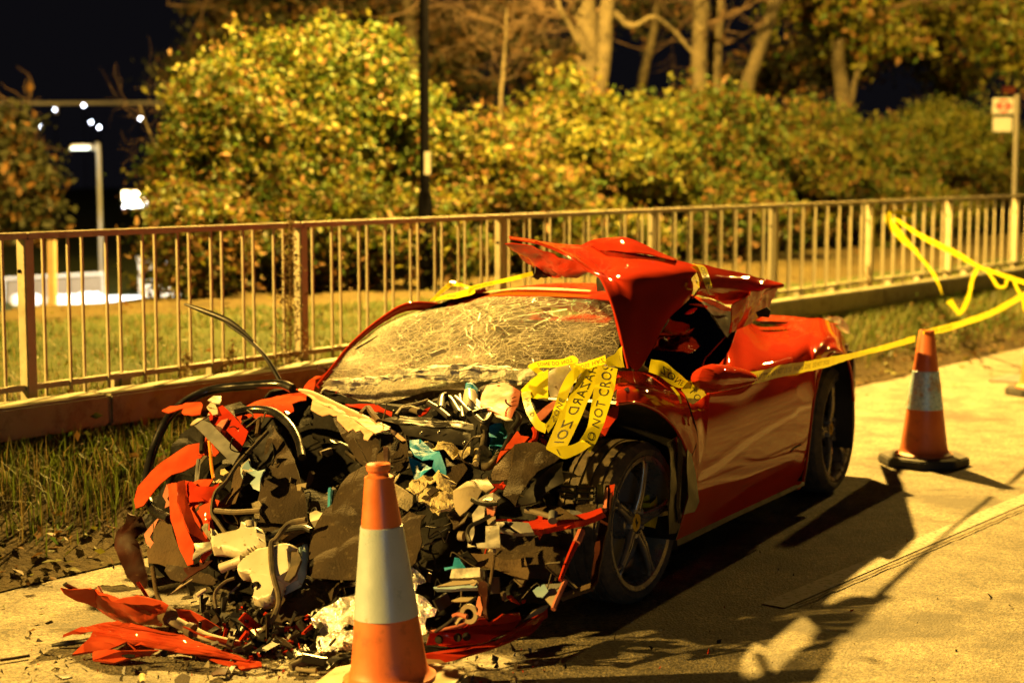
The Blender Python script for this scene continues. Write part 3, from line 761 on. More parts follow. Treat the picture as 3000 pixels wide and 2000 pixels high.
tree('slender_tree', 'dark slender trunk below the yellow crown, left of the bus stop sign',
     [(1945, 340), (1935, 220), (1925, 100), (1930, -40), (1935, -160)], 29.0, (.13, .13, .12, .11, .10), 45, 5, 2.2,
     extra=[([(1950, 260, 0), (1975, 150, .1), (2030, 80, .3), (2120, 40, .5)], (.06, .05, .04, .03))],
     foliage=[(1900, 40, 0, 1.1, .9, 60, 40), (2000, 110, .4, .9, .6, 45, 40), (1830, -20, 0, .8, .6, 40, 30)])
tree('yellow_tree', 'large yellow-leaved tree filling the top right corner over the bus stop',
     [(2440, 420), (2430, 250), (2400, 60), (2380, -100)], 33.0, (.2, .19, .17, .15), 46, 5, 2.6,
     foliage=[(2250, 60, -1.5, 1.5, 1.0, 110, 46), (2120, 20, -1, 1.2, .9, 80, 46), (2330, 130, -2, .9, .8, 60, 46), (2080, 110, 0, 1.0, .6, 50, 40), (2350, -60, -1, 1.6, 1.0, 90, 40), (2190, 190, 0, .7, .4, 30, 40)])
tree('sapling', 'bare twiggy sapling standing above the hedge right of the lamp column', [(1150, 330), (1152, 220), (1160, 110), (1165, 20)], 20.8, (.03, .026, .02, .012), 47, 26, .85, lvl=2)
tree('sapling', 'thin bare shoots above the hedge just left of the lamp column', [(775, 200), (778, 110), (772, 30)], 19.6, (.02, .015, .008), 48, 7, .5, lvl=1)
tree('sapling', 'bare reddish shoots leaning out at the left end of the hedge', [(400, 430), (350, 320), (320, 240)], 18.4, (.02, .012, .006), 49, 12, .7, lvl=1)
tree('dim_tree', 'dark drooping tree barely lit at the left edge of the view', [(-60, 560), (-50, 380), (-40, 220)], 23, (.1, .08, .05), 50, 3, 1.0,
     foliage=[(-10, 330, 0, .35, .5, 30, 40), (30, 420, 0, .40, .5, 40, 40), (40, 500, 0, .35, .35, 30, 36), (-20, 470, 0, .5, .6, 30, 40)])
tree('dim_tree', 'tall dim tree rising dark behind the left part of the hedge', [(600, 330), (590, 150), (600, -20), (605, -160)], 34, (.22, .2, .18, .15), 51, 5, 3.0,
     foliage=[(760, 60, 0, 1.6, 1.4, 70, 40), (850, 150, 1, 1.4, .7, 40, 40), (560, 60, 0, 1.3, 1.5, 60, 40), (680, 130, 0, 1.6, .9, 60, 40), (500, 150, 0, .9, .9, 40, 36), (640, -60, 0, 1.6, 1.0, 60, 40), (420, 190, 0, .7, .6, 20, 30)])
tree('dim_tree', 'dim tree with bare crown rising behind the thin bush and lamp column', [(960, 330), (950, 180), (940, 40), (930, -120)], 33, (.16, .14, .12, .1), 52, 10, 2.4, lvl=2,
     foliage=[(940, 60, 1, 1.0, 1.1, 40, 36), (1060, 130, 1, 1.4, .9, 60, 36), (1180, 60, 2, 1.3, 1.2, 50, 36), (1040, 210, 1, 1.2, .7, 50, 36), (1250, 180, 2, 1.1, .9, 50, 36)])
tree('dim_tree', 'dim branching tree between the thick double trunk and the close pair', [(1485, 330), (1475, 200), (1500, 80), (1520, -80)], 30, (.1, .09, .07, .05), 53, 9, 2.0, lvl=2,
     foliage=[(1500, 60, 2, 1.2, .9, 30, 30), (1760, 200, 2, 1.4, .8, 50, 36), (1880, 170, 2, 1.2, .9, 40, 36)])

# ---------------------------------------------------------------- street furniture and far things
g = PD(977, 690, 17.4); base = Vector((g.x, g.y, h_ground((g - E0).dot(ND))))
lc = thing('street_lamp', 'tall black lamp column with a white number plate, behind the railing', 'street lamp', base)
lathe('column', [(0, 0), (0, .075), (1.05, .075), (1.12, .052), (6.9, .042), (6.9, 0)], base - Vector((0, 0, .1)), (0, 0, 1), MT['black_paint'], lc, 20)
hd = Vector(LAMP_B); top = base + Vector((0, 0, 6.75))
tube('arm', [top, top.lerp(hd, .4) + Vector((0, 0, .30)), hd + Vector((0, 0, .16))], .03, MT['black_paint'], lc)
box('lantern', hd + Vector((0, 0, .20)), (.28, 0, 0), (0, .12, 0), (0, 0, .03), MT['black_paint'], lc, .02)
pl = PD(982, 375, 17.19); box('number_plate', pl, (.031, 0, 0), (0, .012, 0), (0, 0, .115), MT['white_paint'], lc, .003)

w0 = PD(228, 430, 34); wb = Vector((w0.x, w0.y, -.8))
wl = thing('street_lamp', 'slim white lamp post with a lit lantern, far left beyond the lawn', 'street lamp', wb)
tp = PD(222, 345, 34)
tube('column', [wb, Vector((w0.x, w0.y, tp.z - .1)), tp + Vector((-.02, 0, .02)), PD(200, 339, 34)], .042, MT['far_pole'], wl, sub=4)
box('lantern', PD(187, 337, 34), (.20, 0, 0), (0, .12, 0), (.03, 0, .04), MT['grey_pole'], wl, .02)
box('lamp_glass', PD(185, 341, 33.9), (.17, 0, 0), (0, .10, 0), (.02, 0, .02), MT['lamp_cool'], wl)
l = bpy.data.lights.new('lamp_light', 'POINT'); l.energy = 14; l.color = (.78, .95, 1); l.shadow_soft_size = .1
lo = bpy.data.objects.new('lamp_light', l); COL.objects.link(lo); lo.location = PD(185, 352, 33.4)

fl0 = PD(358, 500, 28); flb = Vector((fl0.x, fl0.y, -.75))
fl = thing('floodlight_mast', 'cluster of glaring floodlights on a dark mast left of the hedge', 'floodlight', flb)
tube('mast', [flb, Vector((fl0.x, fl0.y, PD(358, 478, 28).z))], .035, MT['black_paint'], fl)
tube('crossbar', [PD(282, 474, 28), PD(370, 470, 28)], .02, MT['grey_pole'], fl)
for x, y, sx, sy in ((289, 452, .055, .09), (312, 454, .055, .10), (332, 465, .045, .06), (359, 456, .050, .075)):
    p = PD(x, y, 28); h_ = box('flood_head', p + Vector((0, .06, 0)), (sx * 1.25, 0, 0), (0, .05, 0), (0, 0, sy * 1.2), MT['grey_pole'], fl, .01)
    box('flood_glass', p - Vector((0, .0, 0)), (sx, 0, 0), (0, .012, 0), (0, 0, sy), MT['flood_white'], h_)
for x in (300, 372):
    l = bpy.data.lights.new('flood_light', 'SPOT'); l.energy = 1500; l.color = (.86, .93, 1); l.spot_size = 1.9; l.shadow_soft_size = .1
    lo = bpy.data.objects.new('flood_light', l); COL.objects.link(lo); lo.location = PD(x, 470, 27.6); lo.rotation_euler = (math.radians(35), 0, math.radians(20))

# white cabin and white hoarding frame lit by the floodlights
c0 = PD(368, 660, 33); cb = Vector((c0.x, c0.y, -.85))
cab = thing('site_cabin', 'white cabin with a red stripe half hidden behind the railing and hedge', 'cabin', cb)
zt, zb = PD(368, 598, 33).z, PD(368, 676, 33).z
box('body', (c0.x, c0.y + .7, (zb + .1) / 2 - .42 + .0), (.42, 0, 0), (0, .6, 0), (0, 0, (zb + .84) / 2), MT['far_white'], cab, .02)
box('wall', (c0.x, c0.y + .7, (zt + zb) / 2), (.44, 0, 0), (0, .6, 0), (0, 0, (zt - zb) / 2), MT['far_white'], cab, .02)
sa = PD(348, 612, 33); box('stripe', (c0.x + .17, c0.y + .09, sa.z - .08), (.22, 0, 0), (0, .01, 0), (0, 0, .10), MT['sign_red'], cab)
box('roof', (c0.x, c0.y + .7, zt + .03), (.46, 0, 0), (0, .63, 0), (0, 0, .025), MT['far_white'], cab)
f0 = PD(10, 680, 32); fr0 = thing('hoarding', 'low white framed hoarding with grey mesh panel beyond the lawn, far left', 'hoarding', (f0.x, f0.y, -.8))
def fpt(x, y): return PD(x, y, 32)
tube('frame', [fpt(8, 730), fpt(10, 640), fpt(238, 628), fpt(240, 730)], .030, MT['far_white'], fr0, sub=1)
mesh_p = [fpt(14, 726), fpt(16, 646), fpt(234, 634), fpt(236, 726)]
for k in range(3):
    q = [mesh_p[0].lerp(mesh_p[3], k / 3 + .004), mesh_p[1].lerp(mesh_p[2], k / 3 + .004), mesh_p[1].lerp(mesh_p[2], (k + 1) / 3 - .004), mesh_p[0].lerp(mesh_p[3], (k + 1) / 3 - .004)]
    sheet('panel', q, MT['mesh_grey'], fr0, th=.01, crm=.002, res=.3)
for (x, y, w, h) in ((60, 690, .24, .10), (150, 692, .3, .11), (205, 688, .2, .12), (280, 690, .4, .07)):
    p = PD(x, y, 29); o = box('sandbag', p, (w, 0, 0), (0, .15, 0), (0, 0, h), MT['far_white'], None, .04)
    tag(o, {60: 'white sack lying below the hoarding at its left end', 150: 'longest white sack lying below the middle of the hoarding', 205: 'white sack below the right end of the hoarding', 280: 'flat pale sack between the hoarding and the cabin'}[x], 'sack', 'pale sacks below the hoarding')
wpst = PD(120, 690, 16.2); tw = tube('wooden_post', [Vector((wpst.x, wpst.y, .35)), PD(119, 552, 16.2)], .045, MT['wood_post'])
tag(tw, 'plain tan wooden post standing on the lawn seen through the railing', 'post')
gA = PD(-20, 238, 60); gB = PD(420, 236, 62)
gt = thing('gantry', 'thin grey overhead bar crossing the dark sky at far left', 'gantry', (gA.x, gA.y, -.9))
tube('crossbar', [gA, gB], .055, MT['grey_pole'], gt)
tube('upright', [Vector((gA.x, gA.y, -.9)), gA], .06, MT['grey_pole'], gt); tube('upright', [Vector((gB.x, gB.y, -.9)), gB], .06, MT['grey_pole'], gt)
tube('hanger', [PD(130, 237, 60.4), PD(130, 262, 60.4)], .04, MT['grey_pole'], gt)
first = None
FAR = ((192, 242, 95, 'highest far white light, touching the thin overhead bar above the lamp post'), (127, 252, 98, 'far white light hanging just under the overhead bar by its short hanger'), (97, 291, 100, 'leftmost and lowest of the far white lights in the dark'),
       (209, 281, 120, 'upper light of the close far pair above the white lamp post'), (228, 293, 105, 'lower light of the close far pair above the white lamp post'), (323, 273, 92, 'rightmost far white light, beside the left edge of the hedge'))
for x, y, dd, lb in FAR:
    p = PD(x, y, dd)
    if first is None:
        first = thing('distant_lamp', lb, 'street lamp', p, 'distant white street lights at left')
        bm = bmesh.new(); bmesh.ops.create_icosphere(bm, subdivisions=2, radius=.062)
        for v in bm.verts: v.co += p
        b_ = bm_obj('globe', bm, MT['lamp_far'], first); t_ = tube('pole', [p - Vector((0, 0, .08)), p - Vector((0, 0, 5))], .03, MT['black_paint'], first); p0 = p
    else:
        c = first.copy(); COL.objects.link(c); c.location = p; c['label'] = lb; WORLD[c.name] = p
        for ch in (b_, t_):
            d_ = ch.copy(); COL.objects.link(d_); d_.parent = c
p = PD(1770, 262, 70); dl = thing('distant_lamp', 'single white light shining through a gap in the trees right of the leaning trunk', 'street lamp', p)
bm = bmesh.new(); bmesh.ops.create_icosphere(bm, subdivisions=2, radius=.085)
for v in bm.verts: v.co += p
bm_obj('globe', bm, MT['lamp_far'], dl); tube('pole', [p - Vector((0, 0, .1)), p - Vector((0, 0, 4))], .03, MT['black_paint'], dl)

# bus stop
bs = PD(2331, 400, 25.5); bb = Vector((bs.x, bs.y, h_ground((bs - E0).dot(ND))))
bst = thing('bus_stop', 'bus stop post with a red roundel flag at the right edge, behind the railing', 'bus stop', bb)
ptop = PD(2331, 218, 25.5)
tube('pole', [bb, Vector((bb.x, bb.y, ptop.z))], .035, MT['mesh_grey'], bst)
def flag(x0, y0, x1, y1, mat, nm, dz=0.0):
    a = PD(x0, y0, 25.5); b = PD(x1, y1, 25.5); c = (a + b) / 2
    return box(nm, c, ((b.x - a.x) / 2, 0, 0), (0, .02, 0), (0, 0, abs(a.z - b.z) / 2), mat, bst, .006), c
fo, fc = flag(2280, 226, 2328, 262, MT['sign_white'], 'flag')
f2, _ = flag(2281, 270, 2324, 303, MT['sign_white'], 'timetable_panel')
ring_v, ring_f = lathe_geo([(0, .066), (0, .096), (.004, .096), (.004, .066), (0, .066)], fc + Vector((0, -.0215, 0)), (0, -1, 0), 40)
mk('roundel_ring', ring_v, ring_f, MT['sign_red'], fo)
box('roundel_bar', fc + Vector((0, -.028, 0)), (.125, 0, 0), (0, .003, 0), (0, 0, .020), MT['sign_red'], fo)
box('flag_cap', PD(2318, 207, 25.5), (.10, 0, 0), (0, .02, 0), (0, 0, .055), MT['dark_shell'], bst, .01)

# gully cover on the road at the right edge
gp = PH(2330, 872, 0); gr = thing('gully_grate', 'small slotted metal gully grate in the road at the right edge', 'grate', gp)
for k in range(4):
    box('grate_bar', gp + UD * (-.18 + .12 * k) + Vector((0, 0, .008)), UD * .05, ND * .14, (0, 0, .007), MT['grey_metal'], gr)
# ---------------------------------------------------------------- the wrecked car
car = thing('wrecked_car', 'wrecked red sports car with its front end torn open and cracked windscreen', 'car', ORG)
W2 = 1.94
def mirror(P): # to the far side of the car
    out = []
    for p in P:
        q = Vector(p) - ORG; s = q.dot(LAT); out.append(Vector(p) + LAT * (W2 - 2 * s))
    return out
cols = ['745 790 .25,740 870 .10,735 920 .03,738 965 0', '820 790 .25,825 860 .08,830 910 .02,830 955 0', '900 795 .24,915 870 .07,920 930 .007,920 985 0',
        '960 812 .22,985 900 .05,1000 970 .01,1000 1040 0', '1020 830 .21,1060 930 .04,1075 1030 0,1070 1130 0', '1080 845 .2,1110 960 .03,1130 1080 0,1115 1250 0',
        '1140 850 .19,1170 1000 .02,1160 1200 0,1120 1420 .01',
        '1200 835 .19,1225 900 .06,1225 960 0,1215 1100 -.003,1190 1300 0,1110 1500 .02,1050 1686 .06',
        '1290 742 .20,1310 880 .05,1312 960 0,1310 1100 -.004,1300 1280 .006,1250 1440 .01,1210 1612 .06',
        '1345 655 .20,1390 860 .05,1395 950 0,1400 1090 -.004,1400 1250 .007,1390 1400 .01,1380 1533 .06',
        '1400 525 .36,1465 770 .06,1485 905 0,1490 1060 -.004,1500 1220 .008,1490 1350 .006,1470 1492 .06',
        '1500 556 .38,1568 725 .08,1590 865 0,1590 1020 -.002,1590 1180 .008,1590 1300 .006,1570 1446 .06',
        '1640 550 .40,1660 685 .10,1690 825 0,1690 980 0,1690 1130 .02,1680 1260 .01,1660 1404 .05',
        '1750 515 .36,1742 620 .12,1760 740 0,1775 900 0,1762 1100 0,1745 1250 .01,1725 1374 .04',
        '1790 511 .34,1780 600 .13,1785 680 .02,1792 760 0,1797 820 0,1795 860 0,1790 900 0',
        '1830 513 .33,1825 600 .10,1825 650 .02,1825 700 0,1825 730 0,1825 755 0,1818 785 0',
        '1880 540 .33,1875 600 .12,1870 640 .05,1865 665 .01,1862 685 0,1860 700 0,1855 718 0',
        '1930 590 .33,1920 620 .15,1912 650 .06,1908 665 .02,1905 678 0,1900 685 0,1892 692 0',
        '1968 680 .33,1962 688 .2,1956 694 .1,1950 698 .04,1945 700 0,1943 702 0,1940 705 0',
        '1995 800 .33,1990 797 .2,1986 794 .1,1983 792 .03,1980 790 0,1978 788 0,1975 786 0',
        '2004 950 .33,2002 950 .2,2000 950 .1,1998 950 .03,1996 950 0,1994 950 0,1990 950 0']
def col_pts(s):
    return [PS(*cr('3', *map(float, p.split()[:2])), float(p.split()[2])) for p in s.split(',')]
def flank(h): return interp(h, [(.14, .07), (.20, .05), (.27, .012), (.36, .006), (.5, -.004), (.62, -.002), (.72, .008), (.80, .03), (.86, .06)])
def col_flank(s):
    out = []
    for p in s.split(','):
        v = list(map(float, p.split())); x, y = cr('3', v[0], v[1]); q = v[2]; P = PS(x, y, q)
        if q <= .065 and y > 810:
            for _ in range(4): q = flank(P.z); P = PS(x, y, q)
        out.append(P)
    return out
def resample(P, k):
    C = catmull(P, 12); L = [0]
    for a, b in zip(C, C[1:]): L.append(L[-1] + float(np.linalg.norm(b - a)))
    t = np.linspace(0, L[-1], k); C = np.array(C)
    return [Vector((np.interp(q, L, C[:, 0]), np.interp(q, L, C[:, 1]), np.interp(q, L, C[:, 2]))) for q in t]
def side_cols(idx):
    out = []
    for i in idx:
        P = col_flank(cols[i]) if 6 <= i <= 13 else col_pts(cols[i]); out.append([Vector(p) for p in P] if len(P) == 7 else resample(P, 7))
    return out
def make_side(mir):
    for nm, idx in (('front_wing', range(0, 8)), ('door', range(7, 13)), ('rear_wing', range(12, 21))):
        rows = side_cols(idx)
        if mir:
            if nm == 'front_wing': continue
            rows = [mirror(r) for r in rows]
        o = grid_surf(nm, rows, MT['red_paint'], car, 5, 5, th=.004, deg=60)
make_side(False); make_side(True)
# shut lines and handle recess on the near door
for s_, nm in (('1100 915,1128 1000,1162 1130,1138 1225,1112 1262', 'shut_line'), ('1660 1214,1680 1196,1712 1180', 'scratch')):
    tube(nm, [PS(x, y, -.002) for x, y in crs('3', s_)], .0035, MT['void_black'], car, 5)
# front arch liner, splash shield, side vent behind the wheel
rows = []
for k in range(9):
    P = [(738, 965), (830, 955), (920, 985), (1000, 1040), (1070, 1130), (1115, 1250), (1120, 1420), (1090, 1560), (1050, 1686)][k]
    x, y = cr('3', *P); rows.append([PS(x, y, .02), PS(x, y, .02) + LAT * .12, PS(x, y, .02) + LAT * .34])
grid_surf('wheel_arch_liner', rows, MT['black_plastic'], car, 3, 3, th=.004)
sheet('splash_shield', [PS(*p, .03) for p in crs('W', '915 380,1000 330,1020 420,1005 700,985 860,1020 1000,985 1070,930 1080,905 900,920 600')], MT['black_plastic'], car, crm=.006, bend=.02)
sheet('arch_flange', [PS(*p, .005) for p in crs('W', '1000 335,1025 360,1040 500,1025 700,1012 880,1028 990,1012 1000,990 870,1004 680')], MT['liner'], car, crm=.003)
tube('arch_lip', [PS(*p, -.002) for p in crs('3', '738 965,830 957,920 985,1000 1040,1070 1130,1115 1250,1122 1410')], .007, MT['red_paint'], car)
tube('arch_lip', [PS(*p, -.002) for p in crs('3', '1725 1374,1745 1250,1762 1100,1775 980,1790 900,1818 785,1855 718,1892 692,1940 705,1975 786,1990 950')], .007, MT['red_paint'], car)
sheet('vent_recess', [PS(*p, -.006) for p in crs('W', '1075 430,1110 470,1140 640,1165 830,1130 910,1050 930,1085 800,1070 600')], MT['black_plastic'], car, crm=.002, th=.004)
sheet('sill', [PS(*p, .055) for p in crs('3', '1050 1684,1210 1610,1380 1531,1570 1444,1725 1372,1728 1392,1570 1468,1380 1556,1210 1640,1052 1716')], MT['black_plastic'], car, crm=.001)
lathe('wing_emblem', [(0, 0), (0, .022), (.006, .018), (.006, 0)], PS(*cr('3', 1120, 1052), -.012), -LAT, MT['red_paint'], car, 20)
# rear arch liner
rows = []
for k, P in enumerate([(1725, 1374), (1745, 1250), (1775, 980), (1818, 785), (1855, 718), (1892, 692), (1940, 705), (1975, 786), (1990, 950), (1985, 1200)]):
    x, y = cr('3', *P); rows.append([PS(x, y, .01), PS(x, y, .01) + LAT * .2, PS(x, y, .01) + LAT * .42])
grid_surf('wheel_arch_liner', rows, MT['black_plastic'], car, 2, 2, th=.004)

# chassis masses that close the car from inside
def cbox(nm, a0, a1, s0, s1, h0, h1, mat, bev=.02):
    return box(nm, CL((a0 + a1) / 2, (s0 + s1) / 2, (h0 + h1) / 2), FWD * ((a1 - a0) / 2), LAT * ((s1 - s0) / 2), Vector((0, 0, (h1 - h0) / 2)), MT[mat], car, bev)
cbox('floor_pan', -3.25, .45, .46, W2 - .46, .12, .26, 'void_black')
cbox('floor_pan', -2.0, -.36, .14, W2 - .14, .12, .26, 'void_black')
cbox('bulkhead', -.42, -.30, .20, W2 - .20, .22, .70, 'void_black')
cbox('engine_block', -3.1, -2.0, .48, W2 - .48, .22, .74, 'void_black')
cbox('rear_bulkhead', -1.78, -1.68, .30, W2 - .30, .24, .98, 'void_black')
cbox('tail_panel', -3.42, -3.3, .18, W2 - .18, .22, .76, 'black_plastic', .04)

# roof, pillars, rear deck
def asl(rows): return [[CL(*p) for p in r] for r in rows]
def roof_row(a, hs, w):
    ss = [.97 - w, .97 - w * .62, .97, .97 + w * .62, .97 + w]; return [(a + da, s, h) for s, h, da in zip(ss, hs, (-.10, -.03, 0, -.03, -.10))]
roof = [roof_row(-.93, (1.085, 1.165, 1.180, 1.165, 1.085), .60), roof_row(-1.12, (1.105, 1.186, 1.202, 1.186, 1.105), .585), roof_row(-1.4, (1.10, 1.192, 1.213, 1.192, 1.10), .56),
        roof_row(-1.8, (1.05, 1.15, 1.18, 1.15, 1.05), .53), roof_row(-2.3, (.97, 1.05, 1.09, 1.05, .97), .52), roof_row(-2.8, (.90, .96, .99, .96, .90), .55), roof_row(-3.2, (.88, .91, .925, .91, .88), .60), roof_row(-3.42, (.86, .90, .905, .90, .86), .64)]
grid_surf('roof', asl(roof[:4]), MT['red_paint'], car, 6, 5, th=.006, deg=60)
grid_surf('engine_cover', asl(roof[3:]), MT['red_paint'], car, 5, 5, th=.006, deg=60)
for mir in (False, True):
    f = (lambda P: mirror(P)) if mir else (lambda P: P)
    near_top = [PS(*cr('3', x, y), s) for x, y, s in ((1400, 525, .36), (1500, 556, .38), (1640, 550, .40), (1750, 515, .36), (1830, 513, .33), (1930, 590, .33))]
    rows = [f(near_top), f([CL(-1.55, .44, .96), CL(-1.9, .46, .90), CL(-2.4, .47, .86), CL(-2.8, .45, .88), CL(-3.1, .42, .87), CL(-3.4, .38, .78)])]
    grid_surf('rear_deck', rows, MT['red_paint'], car, 6, 4, th=.004, deg=60)
sheet('air_intake', [PS(*cr('3', x, y), .37) + Vector((0, 0, .012)) for x, y in ((1480, 538), (1540, 537), (1655, 541), (1625, 551), (1560, 556), (1510, 553))], MT['void_black'], car, crm=0)
sheet('tail_light', [PS(*cr('3', x, y), .52) for x, y in ((1830, 512), (1870, 500), (1905, 505), (1935, 545), (1948, 590), (1925, 575), (1885, 528))], MT['taillight_red'], car, crm=.003, th=.03)
glass_far = [CL(-.09, 1.76, .795), PF(*cr('d', 762, 848), -.19), PF(*cr('d', 810, 790), -.36), PF(*cr('d', 880, 733), -.60), PF(*cr('d', 945, 703), -.80), CL(-1.03, .97 + .60, 1.085)]
for mir in (False, True):
    P = [q + LAT * .07 for q in mirror(glass_far[:-1] + [CL(-.98, 1.49, 1.12)])] if mir else glass_far
    tube('windscreen_pillar', [p for p in P], [.011] * 6 if mir else [.009, .009, .009, .011, .016, .020], MT['void_black' if mir else 'red_paint'], car, 10, flat=1.4)
    r0 = [CL(*roof[i][4]) for i in range(4)]; r1 = [r0[0], r0[1], r0[2], r0[3], CL(-2.05, 1.56, .99)]
    tube('roof_rail', mirror(r1) if mir else r1, [.024, .026, .026, .03, .02], MT['red_paint'], car, 10)

# windscreen: shattered laminated pane
def gp_(x, y, s): return PS(x, y, s)
base_r = [CL(-.085, 1.74, .80), gp_(860, 926, 1.45), gp_(1000, 898, 1.20), gp_(1120, 890, .95), gp_(1260, 880, .66), gp_(1410, 856, .32)]
top_r = [CL(-1.00, 1.555, 1.095), CL(-.95, 1.36, 1.158), CL(-.93, 1.10, 1.176), CL(-.93, .84, 1.176), CL(-.95, .66, 1.158), CL(-.96, .54, 1.14)]
mid = lambda t, b: [a.lerp(c, t) + FWD * (b * .8) + Vector((0, 0, b)) for a, c in zip(base_r, top_r)]
m1, m2, m3 = mid(.25, .035), mid(.5, .05), mid(.78, .03)
for row, k in ((m1, 2), (m2, 3), (m3, 4)):
    pass
m1[0] = PF(768, 846, -.20); m2[0] = PF(818, 790, -.37); m3[0] = PF(920, 722, -.70)
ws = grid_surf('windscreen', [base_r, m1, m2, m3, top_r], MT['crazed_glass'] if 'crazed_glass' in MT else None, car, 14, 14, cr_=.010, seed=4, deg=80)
def glass_pt(u, t):    # u across (far to near), t up
    C = [catmull(r, 10) for r in (base_r, m1, m2, m3, top_r)]; j = min(len(C[0]) - 1, int(u * (len(C[0]) - 1)))
    col = catmull([c[j] for c in C], 10); return Vector(col[min(len(col) - 1, int(t * (len(col) - 1)))])
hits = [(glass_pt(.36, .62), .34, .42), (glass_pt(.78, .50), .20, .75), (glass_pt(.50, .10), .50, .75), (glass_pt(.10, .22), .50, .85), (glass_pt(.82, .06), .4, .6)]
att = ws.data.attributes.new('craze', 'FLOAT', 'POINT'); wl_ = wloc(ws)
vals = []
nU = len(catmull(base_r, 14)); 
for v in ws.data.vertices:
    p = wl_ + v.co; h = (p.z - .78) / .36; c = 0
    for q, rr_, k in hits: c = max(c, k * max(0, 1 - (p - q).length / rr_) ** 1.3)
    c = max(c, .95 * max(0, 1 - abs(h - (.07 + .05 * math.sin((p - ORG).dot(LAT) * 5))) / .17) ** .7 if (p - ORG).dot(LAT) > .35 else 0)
    sl = (p - ORG).dot(LAT); c = max(c, (.16 * max(0, min(1, (sl - .92) / .10)) + .5 * max(0, min(1, (sl - 1.0) / .65))) * (1.15 - .5 * h))  # frosting steps at the panel's shadow edge, so the lit half is painted paler
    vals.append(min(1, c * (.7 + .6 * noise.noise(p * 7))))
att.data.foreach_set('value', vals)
def ws_plane_lines():
    r = random.Random(77); gs = []
    def curve(p, ang, L, bendk, w):
        u, t = p; pts = []
        for k in range(12):
            if not (0.01 < u < .99 and 0.01 < t < .99): break
            pts.append(glass_pt(u, t) + Vector((0, 0, .004)) + FWD * .004)
            u += math.cos(ang) * L / 12; t += math.sin(ang) * L / 12 * 1.9; ang += bendk + r.gauss(0, .05)
        if len(pts) > 2: gs.append(tube_geo(pts, w, 3))
    for (cu, ct, n, L) in ((.36, .62, 30, .34), (.78, .50, 80, .22), (.50, .14, 26, .3), (.14, .25, 34, .3)):
        for k in range(n):
            a = r.uniform(0, 2 * math.pi); q = abs(r.gauss(0, .05))
            curve((cu + math.cos(a) * q, ct + math.sin(a) * q * 1.6), a + r.gauss(0, .35), L * r.uniform(.4, 1.2), r.gauss(0, .01), r.uniform(.0004, .0009))
        for k in range(n // 2):
            a = r.uniform(0, 2 * math.pi); q = r.uniform(.03, .16)
            curve((cu + math.cos(a) * q, ct + math.sin(a) * q * 1.7), a + math.pi / 2, q * r.uniform(.5, 1.4), .12, r.uniform(.0004, .0007))
    for k in range(46):
        curve((r.uniform(.02, .95), r.uniform(.05, .95)), r.gauss(.35, .5), r.uniform(.08, .35), r.gauss(0, .03), r.uniform(.0004, .0007))
    o = mk('crack_lines', *merge(*gs), MT['glass_dust'], ws); o['kind'] = 'stuff'
ws_plane_lines()
# white crushed laminate folded along the foot of the pane and its dark bonded edge
sheet('crushed_glass_edge', [PS(x, y, s) + FWD * .03 for x, y, s in ((770, 872, 1.62), (862, 866, 1.45), (930, 848, 1.32), (1000, 838, 1.2), (1090, 834, 1.02), (1170, 838, .86), (1232, 846, .72), (1240, 872, .70), (1190, 880, .80), (1080, 876, 1.02), (990, 866, 1.2), (930, 868, 1.3), (860, 886, 1.45), (780, 896, 1.60), (740, 896, 1.72))], MT['crushed_glass'], car, crm=.018, freq=20, jag=.006, res=.022, th=.003, deg=25)
sheet('scuttle', [PS(x, y, s) for x, y, s in ((735, 892, 1.74), (800, 912, 1.58), (865, 930, 1.42), (960, 930, 1.22), (1080, 900, .97), (1180, 888, .75), (1240, 890, .6), (1240, 905, .6), (1150, 912, .8), (1000, 945, 1.1), (850, 942, 1.45), (770, 925, 1.65))], MT['void_black'], car, crm=.012)

# cabin: seats, dashboard, wheel
cbox('dashboard', -.72, -.36, .34, W2 - .34, .56, .76, 'liner', .05)
for s in (.58, 1.36):
    st = cbox('seat', -1.42, -.98, s - .22, s + .22, .24, .44, 'seat_leather', .05)
    o = sheet('backrest', [CL(-1.36, s - .22, .42), CL(-1.36, s + .22, .42), CL(-1.54, s + .20, .80), CL(-1.56, s + .12, .98), CL(-1.56, s - .12, .98), CL(-1.54, s - .20, .80)], MT['seat_leather'], car, th=.10, crm=.01)
v, f = lathe_geo([(.0 + .013 * math.sin(t), .175 + .013 * math.cos(t)) for t in [k * math.pi / 4 for k in range(9)]], CL(-.80, .58, .72), (FWD * -.9 + Vector((0, 0, .42))), 28)
autosmooth(mk('steering_wheel', v, f, MT['black_plastic'], car), 60)
pillow('airbag', [CL(-.84, .44, .64), CL(-.84, .72, .64), CL(-.86, .74, .82), CL(-.86, .58, .88), CL(-.86, .42, .82)], MT['felt'], car, .07, .08, .04)
pillow('airbag', [PS(x, y, 1.3) for x, y in ((1110, 745), (1150, 768), (1180, 800), (1150, 815), (1090, 806), (1085, 770))], MT['light_panel'], car, .05, .06, .04)
sheet('loose_paper', [PS(x, y, 1.15) for x, y in ((985, 812), (1018, 800), (1026, 808), (992, 820))], MT['white_plastic'], car, crm=.002, th=.002)
tube('seat_belt', [CL(-1.55, 1.62, .95), CL(-1.3, 1.55, .7), CL(-1.1, 1.5, .5)], .012, MT['yellow_enamel'], car, flat=.3)

